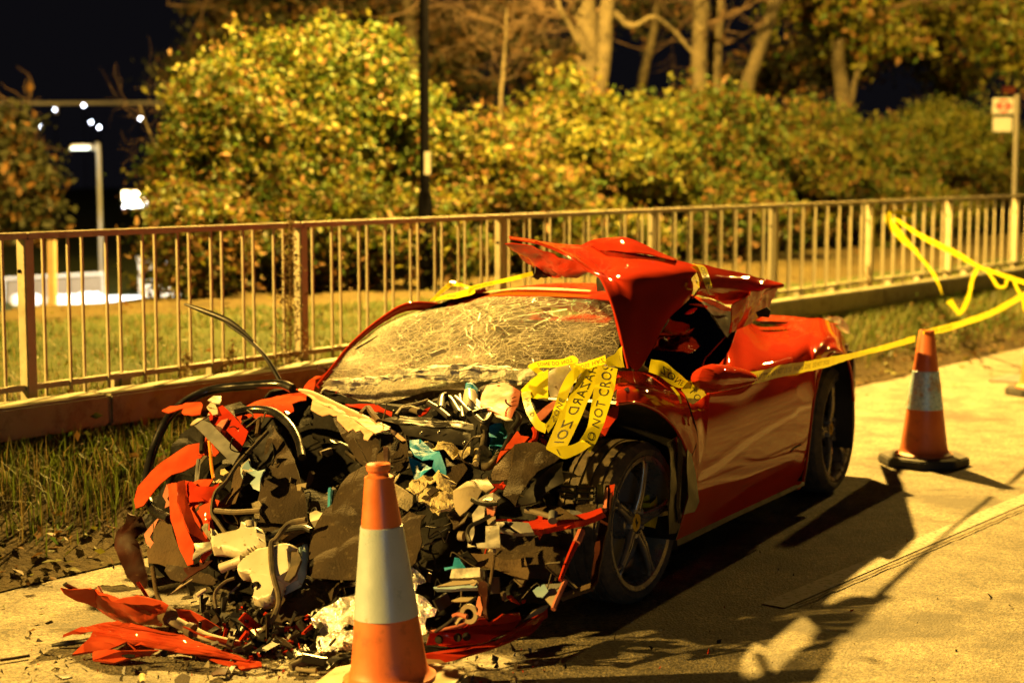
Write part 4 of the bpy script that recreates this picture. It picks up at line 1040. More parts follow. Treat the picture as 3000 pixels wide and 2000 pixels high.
# side windows and the dark surround behind the near one
def win(P, nm='side_window'):
    return sheet(nm, P, MT['dark_glass'], car, crm=.0, th=.004, res=.2)
wnd = [PS(*cr('3', x, y), .20 + (840 - y) / 440 * .20) for x, y in ((880, 760), (920, 640), (970, 530), (1060, 430), (1130, 392), (1185, 430), (1250, 520), (1300, 600), (1345, 652), (1283, 742), (1175, 832), (1060, 842), (960, 812))]
win(wnd); win(mirror(wnd))
qd = [PS(*cr('3', x, y), .22 + (840 - y) / 440 * .19) for x, y in ((1180, 424), (1255, 425), (1335, 468), (1400, 510), (1385, 580), (1350, 650), (1304, 596), (1254, 516))]
sheet('quarter_panel', qd, MT['black_plastic'], car, crm=.004); sheet('quarter_panel', mirror(qd), MT['black_plastic'], car, crm=.004)
sheet('pillar_skin', [PS(*cr('3', x, y), .36) for x, y in ((1170, 408), (1225, 405), (1335, 458), (1345, 475), (1300, 470), (1210, 428))], MT['red_paint'], car, crm=.002)

# door mirror
mp = [PS(*cr('3', x, y), -.09) for x, y in ((1172, 822), (1190, 775), (1240, 752), (1320, 756), (1390, 775), (1428, 795), (1430, 850), (1400, 872), (1320, 890), (1220, 905), (1180, 880))]
mr = pillow('door_mirror', mp, MT['red_paint'], car, .075, .07, .03, crm=0)
tube('mirror_arm', [PS(*cr('3', 1190, 900), .03), PS(*cr('3', 1210, 870), -.05), PS(*cr('3', 1240, 860), -.09)], .02, MT['red_paint'], mr)

# ---------------------------------------------------------------- wheels
def wheel(nm, c, R, w, rim_r, out, steer=0.0, spoke=0.0):
    A = out.copy()
    if steer: A = Matrix.Rotation(steer, 3, 'Z') @ A
    A.normalize()
    wh = thing(nm, None, None, c); wh.parent = car; wh.location = c - ORG; WORLD[wh.name] = Vector(c)
    h = w / 2; X = A.cross(Vector((0, 0, 1))).normalized(); Z = Vector((0, 0, 1))
    g = []
    for z in (-.30, -.10, .10, .30):
        z *= w; g += [(z - .006, R), (z - .005, R - .008), (z + .005, R - .008), (z + .006, R)]
    prof = [(-h * .82, rim_r - .005), (-h, rim_r + .02), (-h * 1.02, (R + rim_r) / 2), (-h * .93, R - .022), (-h * .82, R - .006)] + g + [(h * .82, R - .006), (h * .93, R - .022), (h * 1.02, (R + rim_r) / 2), (h, rim_r + .02), (h * .86, rim_r - .005)]
    n = 144; V, Fc = lathe_geo(prof, c, A, n); m = len(prof)
    for k in range(n):                                   # cross-cuts of the shoulder blocks
        if k % 3 == 0:
            for i in (3, 4, 5, len(prof) - 6, len(prof) - 5, len(prof) - 4):
                p = V[k * m + i]; d = p - Vector(c); d -= A * d.dot(A); V[k * m + i] = p - d.normalized() * .0035
    tyre = autosmooth(mk('tyre', V, Fc, MT['rubber'], wh), 25)
    rim = lathe('rim', [(-h * .8, rim_r - .012), (h * .55, rim_r - .016), (h * .80, rim_r - .006), (h * .92, rim_r + .008), (h * .97, rim_r + .006), (h * .93, rim_r - .014), (h * .78, rim_r - .022), (h * .5, rim_r - .03), (-h * .75, rim_r - .03)], c, A, MT['wheel_metal'], wh, 64)
    for k in range(5):
        t = spoke + k * 2 * math.pi / 5; D = X * math.cos(t) + Z * math.sin(t); T = A.cross(D)
        gs = []
        for s in (-1, 1):                                # each spoke is a pair of tapering ribs meeting at the hub
            P = [c + D * .045 + A * (h * .68) + T * (s * .014), c + D * (.45 * rim_r) + A * (h * .80) + T * (s * .009), c + D * (.8 * rim_r) + A * (h * .84) + T * (s * .009), c + D * (rim_r - .015) + A * (h * .84) + T * (s * .022)]
            gs.append(tube_geo(catmull(P, 5), [float(q) for q in np.linspace(.015, .008, 16)], 6))
        web = [c + D * .05 + A * (h * .66), c + D * (.5 * rim_r) + A * (h * .74), c + D * (.72 * rim_r) + A * (h * .78)]
        gs.append(tube_geo(catmull(web, 5), [.018, .016, .014, .013, .012, .011, .010, .009, .008, .006, .004], 6))
        autosmooth(mk('spoke', *merge(*gs), MT['wheel_metal'], wh), 60)
        lathe('wheel_bolt', [(h * .6, 0), (h * .6, .011), (h * .78, .010), (h * .78, 0)], c + (X * math.cos(t + .63) + Z * math.sin(t + .63)) * .056, A, MT['aluminium'], wh, 10)
    hub = lathe('hub', [(-h * .4, .0), (-h * .4, .085), (h * .55, .072), (h * .72, .040), (h * .72, 0)], c, A, MT['wheel_metal'], wh, 32)
    cap = lathe('centre_cap', [(h * .72, .0), (h * .735, 0), (h * .735, .036), (h * .70, .038)], c, A, MT['yellow_enamel'], wh, 28)
    # small rearing-horse mark
    hs = [(-.004, -.022), (-.001, -.010), (-.010, -.004), (-.008, .004), (.000, .006), (.004, .018), (.010, .022), (.013, .014), (.008, .008), (.018, .010), (.012, .002), (.009, -.004), (.006, -.012), (.010, -.022), (.004, -.014), (.001, -.012)]
    sheet('cap_emblem', [c + A * (h * .737 + .001) + X * x + Z * z for x, z in hs], MT['text_black'], cap, th=.001, crm=0, res=.1)
    lathe('brake_disc', [(-h * .1, .06), (-h * .1, rim_r - .055), (.02 - h * .1, rim_r - .055), (.02 - h * .1, .06)], c, A, MT['grey_metal'], wh, 48)
    cp = []
    for k in range(7):
        t = -.30 + k * .6 / 6 ; D = X * math.cos(t) * (-1) + Z * math.sin(t)
        cp.append([c + D * (rim_r - .10) + A * (.02), c + D * (rim_r - .035) + A * .02, c + D * (rim_r - .03) + A * (h * .55), c + D * (rim_r - .10) + A * (h * .58), c + D * (rim_r - .10) + A * .02])
    grid_surf('brake_caliper', cp, MT['yellow_enamel'], wh, 2, 2, deg=40)
    return wh
FW = CL(.0, .215, .338); RWc = CL(-2.70, .225, .357)
wheel('front_wheel', FW, .338, .245, .272, -LAT, math.radians(-4), .50)
wheel('rear_wheel', RWc, .357, .295, .280, -LAT, 0, .12)
w3 = wheel('rear_wheel', CL(-2.70, W2 - .225, .357), .357, .295, .280, LAT, 0, .3)

# ---------------------------------------------------------------- the front wing and bonnet, torn up over the roof
def LZ(s, da):
    return s
def lp(x, y, a, c='L'): return PF(*cr(c, x, y), a)
top = [(150, 42, 1.10), (300, 62, 1.12), (500, 94, 1.06), (700, 120, .98), (930, 135, .88), (1100, 160, .78), (1250, 185, .64), (1400, 210, .54), (1560, 232, .46), (1760, 262, .38), (1950, 300, .30), (2080, 335, .25)]
crs_ = [(153, 52, 1.0), (365, 84, .95), (575, 142, .87), (770, 208, .77), (975, 290, .67), (1120, 425, .48), (1255, 445, .38), (1380, 455, .32), (1510, 458, .28), (1660, 462, .25), (1820, 468, .23), (2050, 485, .20)]
bot = [(156, 62, .90), (420, 105, .78), (640, 188, .68), (830, 290, .58), (1000, 410, .49), (1110, 490, .41), (1210, 720, .31), (1345, 1220, .20), (1490, 1440, .15), (1650, 1200, .145), (1800, 930, .155), (2040, 690, .17)]
def lps(x, y, s, c='L'): return PS(*cr(c, x, y), s)
def lrow(A, B, t, b=0.0): return [lps(*[p + (q - p) * t for p, q in zip(u, v)]) - LAT * b for u, v in zip(A, B)]
hood = grid_surf('torn_wing_panel', [lrow(top, top, 0), lrow(top, crs_, .5, .02), lrow(crs_, crs_, 0), lrow(crs_, bot, .25, .01), lrow(crs_, bot, .62, .012), lrow(bot, bot, 0)], MT['red_paint'], car, 6, 6, th=.006, cr_=.004, seed=9, deg=70)
hood['label'] = 'red front wing and bonnet torn up and folded back over the roof'
edge = [(390, 1420)]
tube('panel_edge', [lps(x, y, s) for x, y, s in [bot[i] for i in range(1, 7)] + [(1290, 980, .245), (1345, 1220, .20), (1392, 1420, .175)]], .006, MT['red_paint'], hood)
# right end of the panel, beyond the wheel cut-out, with its folded corner
rt = [('L', 2080, 335, .25), ('3', 1230, 240, .225), ('3', 1400, 278, .20), ('3', 1460, 291, .185), ('3', 1530, 305, .17), ('3', 1575, 322, .16)]
rb = [('L', 2040, 690, .17), ('3', 1165, 384, .175), ('3', 1240, 398, .18), ('3', 1330, 432, .19), ('3', 1450, 400, .175), ('3', 1580, 345, .158)]
def dd_(c, x, y): return cr(c, x, y)
rows = [[lps(x, y, s, c) for c, x, y, s in rt]]
for t, bb in ((.35, .03), (.7, .035)):
    rows.append([lps(*[p + (q - p) * t for p, q in zip(dd_(*u[:3]) + (u[3],), dd_(*v[:3]) + (v[3],))], 'd') - LAT * bb for u, v in zip(rt, rb)])
rows.append([lps(x, y, s, c) for c, x, y, s in rb])
grid_surf('torn_wing_corner', rows, MT['red_paint'], car, 6, 6, th=.006, cr_=.008, seed=3, deg=60)
sheet('folded_flap', [lps(x, y, s, '3') for x, y, s in ((1340, 438, .15), (1410, 372, .13), (1500, 352, .12), (1582, 338, .13), (1560, 390, .15), (1530, 440, .16), (1480, 495, .18), (1400, 545, .19), (1345, 572, .20), (1315, 585, .20), (1325, 520, .18))], MT['red_paint'], car, crm=.014, freq=7, bend=.02)
sheet('headlamp_bracket', [lp(x, y, -.95, '3') for x, y in ((1470, 480), (1530, 455), (1555, 470), (1545, 505), (1480, 500))], MT['black_plastic'], car, crm=.012)
# underside on the left, curling back below the lip
sheet('panel_underside', [lps(x, y, s) for x, y, s in ((150, 50, .93), (420, 106, .785), (640, 188, .685), (830, 290, .585), (985, 425, .50), (850, 396, .64), (700, 420, .75), (590, 440, .82), (500, 400, .88), (390, 320, .94), (290, 220, .96), (190, 130, .95))], MT['red_paint'], car, crm=.016, freq=8, bend=.03)
sheet('hinge_bracket', [lps(x, y, .87) for x, y in ((410, 318), (480, 325), (550, 420), (560, 470), (510, 480), (470, 465), (430, 495), (380, 465), (405, 430))], MT['black_plastic'], car, crm=.01, jag=.003)
hump = [[(900, 138, .95), (1000, 100, .85), (1200, 66, .70), (1380, 76, .58), (1540, 130, .50), (1700, 212, .42), (1900, 292, .34)],
        [(960, 150, .90), (1060, 130, .79), (1210, 110, .64), (1370, 120, .54), (1520, 165, .47), (1690, 235, .40), (1890, 300, .32)],
        [(1020, 170, .84), (1120, 185, .73), (1240, 200, .60), (1380, 215, .50), (1520, 230, .44), (1680, 255, .38), (1870, 300, .30)]]
grid_surf('bonnet_hump', [[lps(*p) for p in r] for r in hump], MT['red_paint'], car, 6, 6, th=.006, cr_=.006, seed=2, deg=70)
sheet('bonnet_light_block', [CL(-.98, .74, 1.40), CL(-.86, .5, 1.37), CL(-.76, .30, 1.34), CL(-.74, .30, 1.17), CL(-.88, .55, 1.20), CL(-.98, .76, 1.21)], MT['black_plastic'], car, crm=.02)  # added unseen sheet closing the lit gap between panel and roof shadows
sheet('torn_tab', [lps(x, y, .60) for x, y in ((1395, 150), (1412, 155), (1418, 195), (1395, 198))], MT['red_primer'], car, crm=.004)
# ---------------------------------------------------------------- the torn-open front: one mesh per piece
def S(nm, c, s, mat, o=0.0, a=None, tx=0.0, ty=0.0, parent=None, **k):
    return sheet(nm, wp(c, s, o, a, tx, ty), MT[mat], parent or car, **k)
def PB(nm, c, s, mat, o=0.0, a=None, tx=0., ty=0., **k):
    return pillow(nm, wp(c, s, o, a, tx, ty), MT[mat], car, **k)
def T(nm, c, s, r, mat, o=0.0, parent=None, ns=7, flat=1.0):
    P = []
    for p in s.split(','):
        q = [float(v) for v in p.split()]; x, y = cr(c, q[0], q[1]); P.append(PF(x, y, AW(x, y) + o + (q[2] if len(q) > 2 else 0)))
    return tube(nm, P, r, MT[mat], parent or car, ns, 6, flat)
# black depth of the bay
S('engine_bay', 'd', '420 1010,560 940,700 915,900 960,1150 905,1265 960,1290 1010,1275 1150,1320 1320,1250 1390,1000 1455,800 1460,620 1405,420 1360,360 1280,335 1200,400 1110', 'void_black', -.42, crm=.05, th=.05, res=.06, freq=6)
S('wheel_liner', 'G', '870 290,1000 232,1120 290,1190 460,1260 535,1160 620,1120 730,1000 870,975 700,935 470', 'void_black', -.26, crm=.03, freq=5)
S('wheel_liner', 'G', '1120 292,1270 390,1400 400,1485 402,1505 560,1380 625,1262 545,1195 450', 'liner', -.09, crm=.02, freq=7, bend=.05)
S('inner_liner', 'G', '825 330,868 390,905 440,955 520,995 700,1000 810,870 875,790 855,772 770,792 600,806 480', 'liner', -.04, crm=.022, freq=6, bend=.05)
S('side_liner', 'G', '820 332,800 352,680 440,660 500,640 560,672 602,780 562,832 480', 'black_plastic', .02, crm=.015)
S('side_liner_edge', 'G', '662 500,692 540,682 600,642 700,562 732,552 718,622 640', 'liner_tan', .05, crm=.008)
S('felt_panel', 'G', '1165 622,1200 560,1260 528,1400 500,1410 800,1395 1080,1240 1082,1100 1086,1030 1080,1003 950,1012 872,1092 752,1130 720', 'liner', .10, crm=.018, freq=5, bend=.03, jag=.002)
S('felt_panel', 'D', '80 940,200 885,280 950,380 940,320 1000,312 1200,250 1400,140 1480,62 1100', 'liner', .10, crm=.014, bend=.02, jag=.003)
S('underlay', 'G', '860 1150,930 1110,1010 1080,1230 1085,1235 1110,1060 1200,990 1260,860 1310,830 1280', 'liner', .02, crm=.03, bend=.03)
# far wing
S('far_wing', 'A', '1130 482,1290 375,1660 200,1800 168,1960 175,1960 330,1890 340,1800 375,1812 430,1700 485,1480 505,1290 642', 'red_dusty', -.12, crm=.012, freq=6, bend=.03, jag=.002)
S('wing_flange', 'C', '300 168,420 186,545 236,800 360,1000 450,1340 606,1260 640,1180 662,900 490,700 390,470 278,420 235', 'lamplit_red', .05, crm=.004, jag=.0012)
S('wing_flange', 'C', '455 285,700 405,900 505,1165 665,1092 752,1040 740,1052 680,1015 640,962 668,925 622,872 655,740 520,744 472,692 470,655 450,562 462,432 400', 'lamplit_red', .09, ty=.0, crm=.006)
S('wing_flange', 'C', '1342 608,1422 652,1532 747,1482 752,1352 655', 'lamplit_red', .05, crm=.004)
T('wing_bead', 'C', '300 165,420 184,545 235,800 358,1000 448,1342 606', .007, 'lamplit_red', .055)
S('red_shards', 'C', '330 162,420 82,470 0,560 32,622 0,505 132,452 182', 'red_dusty', -.15, crm=.02, jag=.003)
# cut sill box at the left, with its torn end
S('cut_beam', 'A', '650 560,760 520,860 556,1195 900,1112 1032', 'grey_metal', .12, crm=.004, th=.006)
S('cut_beam_side', 'A', '860 553,822 432,990 342,1070 420,1290 650,1192 862,1196 896', 'red_paint', .06, crm=.008)
S('cut_beam_patch', 'A', '905 600,980 520,1060 500,965 655', 'red_primer', .072, crm=.002)
S('torn_metal', 'A', '820 300,880 258,968 245,982 300,960 342,880 332', 'aluminium', .10, crm=.016, jag=.003)
S('torn_metal', 'A', '805 372,862 330,912 350,925 430,872 444', 'light_panel', .12, crm=.014, jag=.003)
S('torn_metal', 'A', '622 580,690 500,800 470,830 420,842 470,760 530,672 580', 'light_panel', .11, crm=.014, jag=.003)
S('red_flap', 'A', '288 402,380 356,530 340,560 320,750 325,762 345,742 462,640 470,545 452,520 425,545 385,500 395,370 420', 'red_dusty', .10, crm=.008, freq=7)
T('hose_loop', 'd', '672 892,640 882,560 886,488 895,430 920,385 962,353 1030,338 1095,338 1135,352 1170,390 1192', .021, 'seal_rubber', .06, ns=12)
T('hose', 'd', '540 948,580 940,625 945,662 972,684 1008,694 1050', .018, 'seal_rubber', .10, ns=10)
T('strut', 'A', '715 970,700 1110,690 1265', .010, 'grey_metal', .06)
T('strut', 'A', '762 690,752 800,748 880', .012, 'black_plastic', .02)
T('strut', 'A', '1410 500,1400 600,1385 680', .012, 'liner_tan', .06)
S('fender_arm', 'G', '480 415,420 430,360 475,252 560,180 630,158 690,165 728,205 718,300 622,350 582,400 562,452 530,520 440', 'red_dusty', .0, crm=.008, freq=5, bend=.02)
S('fender_arm', 'A', '800 700,952 880,900 925,720 922,742 782', 'red_dusty', -.02, crm=.008)
T('amber_trim', 'A', '835 750,850 880,860 1010,885 1180', .008, 'amber_plastic', .05, flat=.5)
for s_ in ('960 1072,1012 1060,1062 1120,1000 1140,958 1120', '830 1212,880 1200,922 1262,840 1242', '900 1212,960 1200,992 1240,912 1272'):
    S('foam_piece', 'A', s_, 'foam', .06, crm=.016)
S('rail_bracket', 'G', '320 612,362 600,366 700,402 800,446 900,440 992,414 1002,380 930,335 782', 'red_dusty', .12, tx=.10, crm=.004)
S('rail_bracket', 'G', '362 600,396 592,412 700,452 800,522 892,446 900,402 800,366 700', 'red_dusty', .13, tx=-.16, crm=.004)
S('red_cowl', 'G', '398 594,560 614,542 642,470 700,545 705,592 722,542 782,512 880,452 790,414 700', 'red_dusty', .06, crm=.02, bend=.03)
S('red_scoop', 'A', '560 1400,600 1272,680 1270,740 1342,890 1312,972 1262,872 1492,640 1512,602 1580', 'red_paint', .09, crm=.02, bend=.03)
S('bracket_end', 'G', '440 890,520 870,534 920,490 942,442 988', 'aluminium', .15, crm=.016, jag=.003)
S('red_tube_end', 'B', '930 770,1010 600,1070 592,1075 660,970 775', 'red_dusty', .12, crm=.006, bend=.01)
S('splinter', 'B', '740 850,930 770,1085 755,1000 840,700 1025,800 930,760 890', 'dark_shell', .12, crm=.01, jag=.003)
S('splinter', 'B', '590 1140,700 1040,850 960,840 975,700 1065', 'light_panel', .12, crm=.003)
S('torn_strip', 'A', '340 1260,372 1250,380 1380,360 1420,392 1500,330 1530,345 1460,300 1390', 'red_primer', .06, crm=.014, jag=.004)
# far corner of the bumper
S('bumper_corner', 'G', '150 770,222 800,240 850,202 900,216 950,242 1170,210 1162,150 1082,110 992,94 940,110 870', 'dark_shell', -.02, crm=.02, bend=.05, th=.012)
S('bumper_corner', 'G', '165 1085,212 1160,262 1215,300 1200,235 1165,180 1080', 'red_paint', .03, crm=.005)
S('inner_panel', 'G', '250 800,330 780,382 920,432 992,402 1032,320 1012,232 992,230 940,262 905', 'liner_tan', -.03, crm=.012, bend=.02)
S('inner_panel', 'G', '300 990,520 1040,560 1080,540 1100,330 1060,300 1030', 'liner', .0, crm=.014)
S('torn_strip', 'G', '286 765,240 800,200 850,216 892,256 942,262 900,236 868,250 830', 'red_primer', .06, crm=.014, jag=.002)
T('trim_strip', 'G', '242 1005,250 1060,262 1130,282 1180,305 1210', .010, 'liner_tan', .08, flat=.6)
# white moulded tanks
tk = PB('washer_tank', 'B', '1060 425,1120 412,1162 482,1280 455,1400 432,1412 418,1420 335,1512 345,1530 410,1640 396,1668 450,1680 560,1690 640,1540 702,1430 742,1300 702,1200 682,1090 690,1068 560', 'white_plastic', .13, depth=.036, rim=.016, crm=.0015)
tk['label'] = 'white moulded upper tank spattered with dirt'
PB('coolant_tank', 'G', '690 992,722 965,762 935,832 922,900 906,946 916,932 950,942 1050,882 1086,872 1120,852 1180,772 1204,736 1190,746 1150,722 1062,682 1072,664 1050,668 1020', 'white_plastic', .16, depth=.040, rim=.016, crm=.0015)
PB('tank_flange', 'G', '950 922,990 896,1000 930,986 1040,962 1100,882 1142,892 1082,932 1060,962 962', 'blue_white_plastic', .10, depth=.025, rim=.03)
S('tank_strap', 'G', '920 942,950 940,966 980,940 1052,910 1086,886 1080,916 1012', 'rubber', .20, crm=.004, th=.012)
v_, f_ = lathe_geo([(0, 0), (0, .018), (.02, .018), (.02, .012), (.004, .012)], PF(*cr('G', 748, 1098), AW(*cr('G', 748, 1098)) + .20), FWD, 20); autosmooth(mk('tank_port', v_, f_, MT['void_black'], car), 30)
T('tank_spout', 'B', '1410 745,1300 785,1165 840', [.022, .018, .021], 'white_plastic', .16, ns=12)
T('tank_spout', 'B', '1440 760,1340 800,1290 850', .012, 'light_panel', .14, ns=10)
T('cap_stub', 'G', '712 800,712 830', [.026, .028], 'white_plastic', .14, ns=14)
T('bottle_neck', 'B', '1480 330,1480 290', .022, 'void_black', .14, ns=12)
T('white_plug', 'B', '890 1150,960 1100,1000 1078', [.010, .009, .006], 'white_plastic', .12)
S('torn_plastic', 'A', '1290 955,1306 1000,1322 1070,1400 1112,1490 1095,1492 1150,1442 1222,1402 1312,1340 1302,1300 1240,1380 1190,1290 1120,1240 1100,1230 1190,1210 1150,1214 1040', 'blue_white_plastic', .10, crm=.018, bend=.02, jag=.002)
S('torn_plastic', 'A', '1290 955,1306 1000,1322 1070,1360 1095,1300 1110,1235 1100,1214 1150,1214 1040', 'white_plastic', .108, crm=.012)
S('wing_clip', 'B', '960 400,1000 340,1040 345,1030 420,1060 425,1040 520,1000 470', 'felt', .14, crm=.012, jag=.003)
S('connector', 'G', '1012 770,1040 752,1078 772,1060 815,1025 820', 'white_plastic', .06, crm=.01, th=.03)
S('radiator_edge', 'C', '660 1325,690 1318,670 1568,645 1568', 'blue_cloth', .02, crm=.003, th=.02)
S('radiator_core', 'C', '692 1318,740 1318,735 1400,690 1520,675 1560', 'grey_metal', .0, crm=.003, th=.02)
for k in range(9):
    T('radiator_fin', 'C', f'{694 - k * 1.5} {1330 + 20 * k},{740 - k * 4} {1322 + 20 * k}', .004, 'void_black', .03, ns=4)
S('grey_post', 'C', '1290 880,1348 885,1340 1160,1310 1150', 'dark_shell', .13, crm=.004, th=.03)
S('tan_post', 'C', '1205 900,1280 878,1290 1000,1305 1090,1200 1040', 'liner_tan', .06, crm=.006)
# bay, right of the middle
S('slat_cover', 'K', '500 938,620 918,850 930,1130 985,1132 1022,850 988,620 970', 'black_plastic', .12, crm=.008, jag=.001)
S('slat_cover', 'K', '622 976,850 992,1108 1040,1116 1130,900 1096,662 1042', 'black_plastic', .11, crm=.010)
for x, y in ((770, 1036), (890, 1030), (1060, 1100)):
    T('stud', 'K', f'{x} {y},{x + 2} {y + 1}', .008, 'aluminium', .135, ns=10)
S('red_shard', 'K', '1210 702,1330 710,1442 770,1422 860,1372 945,1280 912,1172 870,1176 800', 'red_primer', .16, crm=.010, bend=.02)
S('white_edge', 'K', '1262 902,1330 930,1388 948,1340 950,1275 925', 'white_plastic', .165, crm=.004)
PB('fluid_bottle', 'K', '1062 772,1152 770,1142 862,1082 882,1048 832', 'white_plastic', .12, depth=.04, rim=.04)
PB('bottle_cap', 'K', '1068 735,1152 735,1152 772,1064 776', 'blue_cloth', .13, depth=.04, rim=.03)
S('blue_plate', 'K', '1140 800,1210 860,1200 890,1130 870', 'blue_white_plastic', .13, crm=.004)
S('grey_plate', 'K', '1630 642,1700 590,1760 512,1792 612,1812 740,1642 802', 'aluminium', .24, a=.16, crm=.02, bend=.02)
S('pink_bar', 'K', '1520 932,1700 790,1732 822,1562 962', 'red_primer', .18, crm=.006)
S('headlamp_piece', 'K', '2070 792,2170 722,2182 750,2092 802', 'white_plastic', a=.29, crm=.006, th=.02)
S('red_mount', 'K', '2100 640,2180 690,2120 720,2060 790,1990 960,1975 1020,1950 1000,2020 840', 'red_paint', a=.18, crm=.012, bend=.02)
S('red_mount', 'K', '1960 960,2100 830,2110 930,2040 1040,1990 1050', 'red_paint', a=.10, crm=.018, bend=.03)
S('cowl_strip', 'C', '830 330,1170 345,1370 430,1360 470,1200 420,860 350', 'red_paint', -.02, crm=.006)
T('cowl_tie', 'C', '1010 440,1070 375,1085 380', .012, 'liner_tan', .06); T('cowl_tie', 'C', '1095 370,1150 450,1210 525', .013, 'liner_tan', .06)
hoses = ['600 915,650 860,740 840,820 815', '860 900,900 830,960 800,1030 900', '900 870,910 800,940 780', '950 850,1000 880,1060 930', '1000 800,1060 860,1100 900', '1140 920,1200 960,1250 880,1180 880,1120 900',
         '1190 960,1195 1060,1185 1130', '1250 880,1215 950,1195 1000', '820 830,900 880,960 930', '640 880,700 870,760 890', '1030 780,1040 860,1050 930', '1380 880,1430 940,1380 1020', '1300 1180,1240 1250,1180 1260', '1400 1000,1360 1080,1320 1160']
for k, s_ in enumerate(hoses):
    T('hose', 'K', s_, .010 + .007 * ((k * 7) % 5) / 4, 'black_plastic' if k % 3 else 'rubber', .10 + .03 * (k % 3), ns=8)
T('pipe_end', 'K', '1140 1240,1150 1150', .013, 'foam', .10, ns=10)
S('red_mount', 'K', '745 905,790 870,830 855,800 900,760 930', 'red_paint', .06, crm=.008)
S('foam_strip', 'D', '300 140,452 158,600 190,800 222,782 300,740 330,700 310,600 300,520 252,442 262,332 192', 'foam', .12, crm=.034, freq=17, jag=.008, res=.022, deg=12)
S('blue_sheet', 'D', '200 172,300 150,442 262,500 300,545 400,530 452,470 470,412 420,440 370,380 350,300 340,232 322,200 252', 'blue_cloth', .12, crm=.022, freq=9)
S('blue_sheet', 'D', '190 320,330 333,400 395,370 470,300 560,210 560', 'blue_cloth', .04, crm=.03)
S('blue_sheet', 'D', '1010 20,1130 0,1170 60,1160 160,1090 260,1030 330,985 200', 'blue_cloth', -.06, crm=.02, jag=.004)
S('foam_wad', 'D', '100 640,190 560,330 540,402 490,500 470,502 560,440 610,360 590,290 650,150 660', 'foam', .18, crm=.034, freq=17, jag=.008, res=.022, deg=12)
S('foam_wad', 'D', '252 680,330 620,420 640,500 560,590 522,612 640,560 700,480 740,420 760,380 820,300 780', 'foam', .17, crm=.034, freq=17, jag=.008, res=.022, deg=12)
S('foam_wad', 'D', '380 850,420 760,560 700,645 690,640 762,562 850,482 922,430 880', 'foam', .19, crm=.034, freq=17, jag=.008, res=.022, deg=12)
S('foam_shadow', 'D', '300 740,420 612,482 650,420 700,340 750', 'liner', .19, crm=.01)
S('beige_panel', 'D', '650 702,850 562,980 550,1042 640,980 690,942 680,802 832,690 912,632 850', 'light_panel', .19, crm=.022, bend=.02, jag=.003)
S('beige_panel', 'D', '760 640,860 560,990 500,980 550,850 640,770 720', 'liner_tan', .18, crm=.02)
S('fibre_wad', 'D', '0 600,30 520,70 480,60 600,160 690,222 722,200 800,142 852,60 780,0 720', 'felt', .16, crm=.03, freq=14, jag=.008)
S('trim_panel', 'D', '545 300,650 270,740 330,760 420,640 560,560 500', 'liner', .08, crm=.03, jag=.004)
S('trim_panel', 'D', '550 900,640 850,700 920,780 880,760 1000,640 1060', 'liner', .12, crm=.02)
# crumpled black box ahead of the near wheel
S('crumpled_box', 'D', '1000 502,1042 420,1250 200,1222 450,1192 562,1112 572,1012 552', 'liner_tan', .22, tx=-.10, crm=.010)
S('crumpled_box', 'D', '1250 200,1332 180,1480 202,1610 270,1740 350,1602 430,1402 572,1330 700,1252 822,1142 742,1192 560,1222 450', 'liner', .24, tx=-.04, crm=.014, bend=.02)
S('crumpled_box_end', 'D', '1740 352,1752 580,1642 642,1480 762,1262 842,1330 700,1402 572,1602 430', 'black_plastic', .20, crm=.012)
S('red_strut', 'D', '1060 382,1112 272,1282 50,1312 100,1400 112,1332 172,1250 202,1122 322', 'red_dusty', .14, crm=.008)
T('red_hook', 'D', '1445 15,1462 60,1450 130,1405 165', .012, 'red_paint', .16)
S('red_scrap', 'D', '1010 568,1090 572,1160 610,1130 660,1060 620', 'red_paint', .16, crm=.012)
for y0, y1, x0 in ((582, 622, 1655), (646, 672, 1680), (710, 736, 1715)):
    P0 = f'{x0} {y0},{(x0 + 2080) / 2} {(y0 + y1) / 2 + 12},{2082} {y1 + 2}'
    T('grille_slat', 'D', P0, .010, 'black_plastic', .18, flat=.6)
T('grille_bar', 'D', '1874 606,1866 690,1858 765', .008, 'black_plastic', .18); T('grille_bar', 'D', '2072 625,2068 700,2062 775', .008, 'black_plastic', .18)
S('grille_side', 'D', '2082 600,2150 585,2160 780,2080 790', 'black_plastic', .15, crm=.004)
S('mount_plate', 'D', '1350 842,1492 796,1702 832,1902 942,1682 962,1642 900', 'liner_tan', .20, ty=.25, crm=.006)
S('mount_plate', 'D', '1682 832,1782 772,2080 790,2082 880,1990 882,1902 852', 'liner', .18, ty=.2, crm=.008)
T('mount_rod', 'D', '1350 850,1480 875,1620 915', .010, 'light_panel', .23); T('mount_bolt', 'D', '1635 960,1640 880', .018, 'grey_metal', .24, ns=10)
rb_ = S('cross_bar', 'H', '765 802,850 806,945 802,960 782,1062 790,1150 775,1272 745,1282 766,1182 802,1100 825,1000 846,850 852,766 842', 'red_paint', .16, crm=.006, th=.03)
S('cross_bar_end', 'H', '763 800,860 805,915 806,935 850,850 854,764 843', 'grey_metal', .185, crm=.006, th=.02)
S('cross_bar_chip', 'H', '840 806,900 806,880 818,845 818', 'light_panel', .20, crm=.002)
T('stay_rod', 'H', '1162 832,1132 892,1090 985,1058 1070', [.014, .013, .010, .008], 'red_paint', .20)
T('stay_rod_lit_top', 'H', '1160 836,1136 892', .016, 'red_primer', .205)  # paler top of the rod, with its lamplight put into the colour
S('arch_strip', 'H', '1282 622,1326 612,1312 700,1284 850,1240 1082,1206 1122,1236 900,1268 742', 'dark_shell', .15, crm=.006, th=.012)
S('arch_strip_end', 'H', '1276 640,1290 625,1285 735,1262 752', 'red_primer', .18, crm=.004)
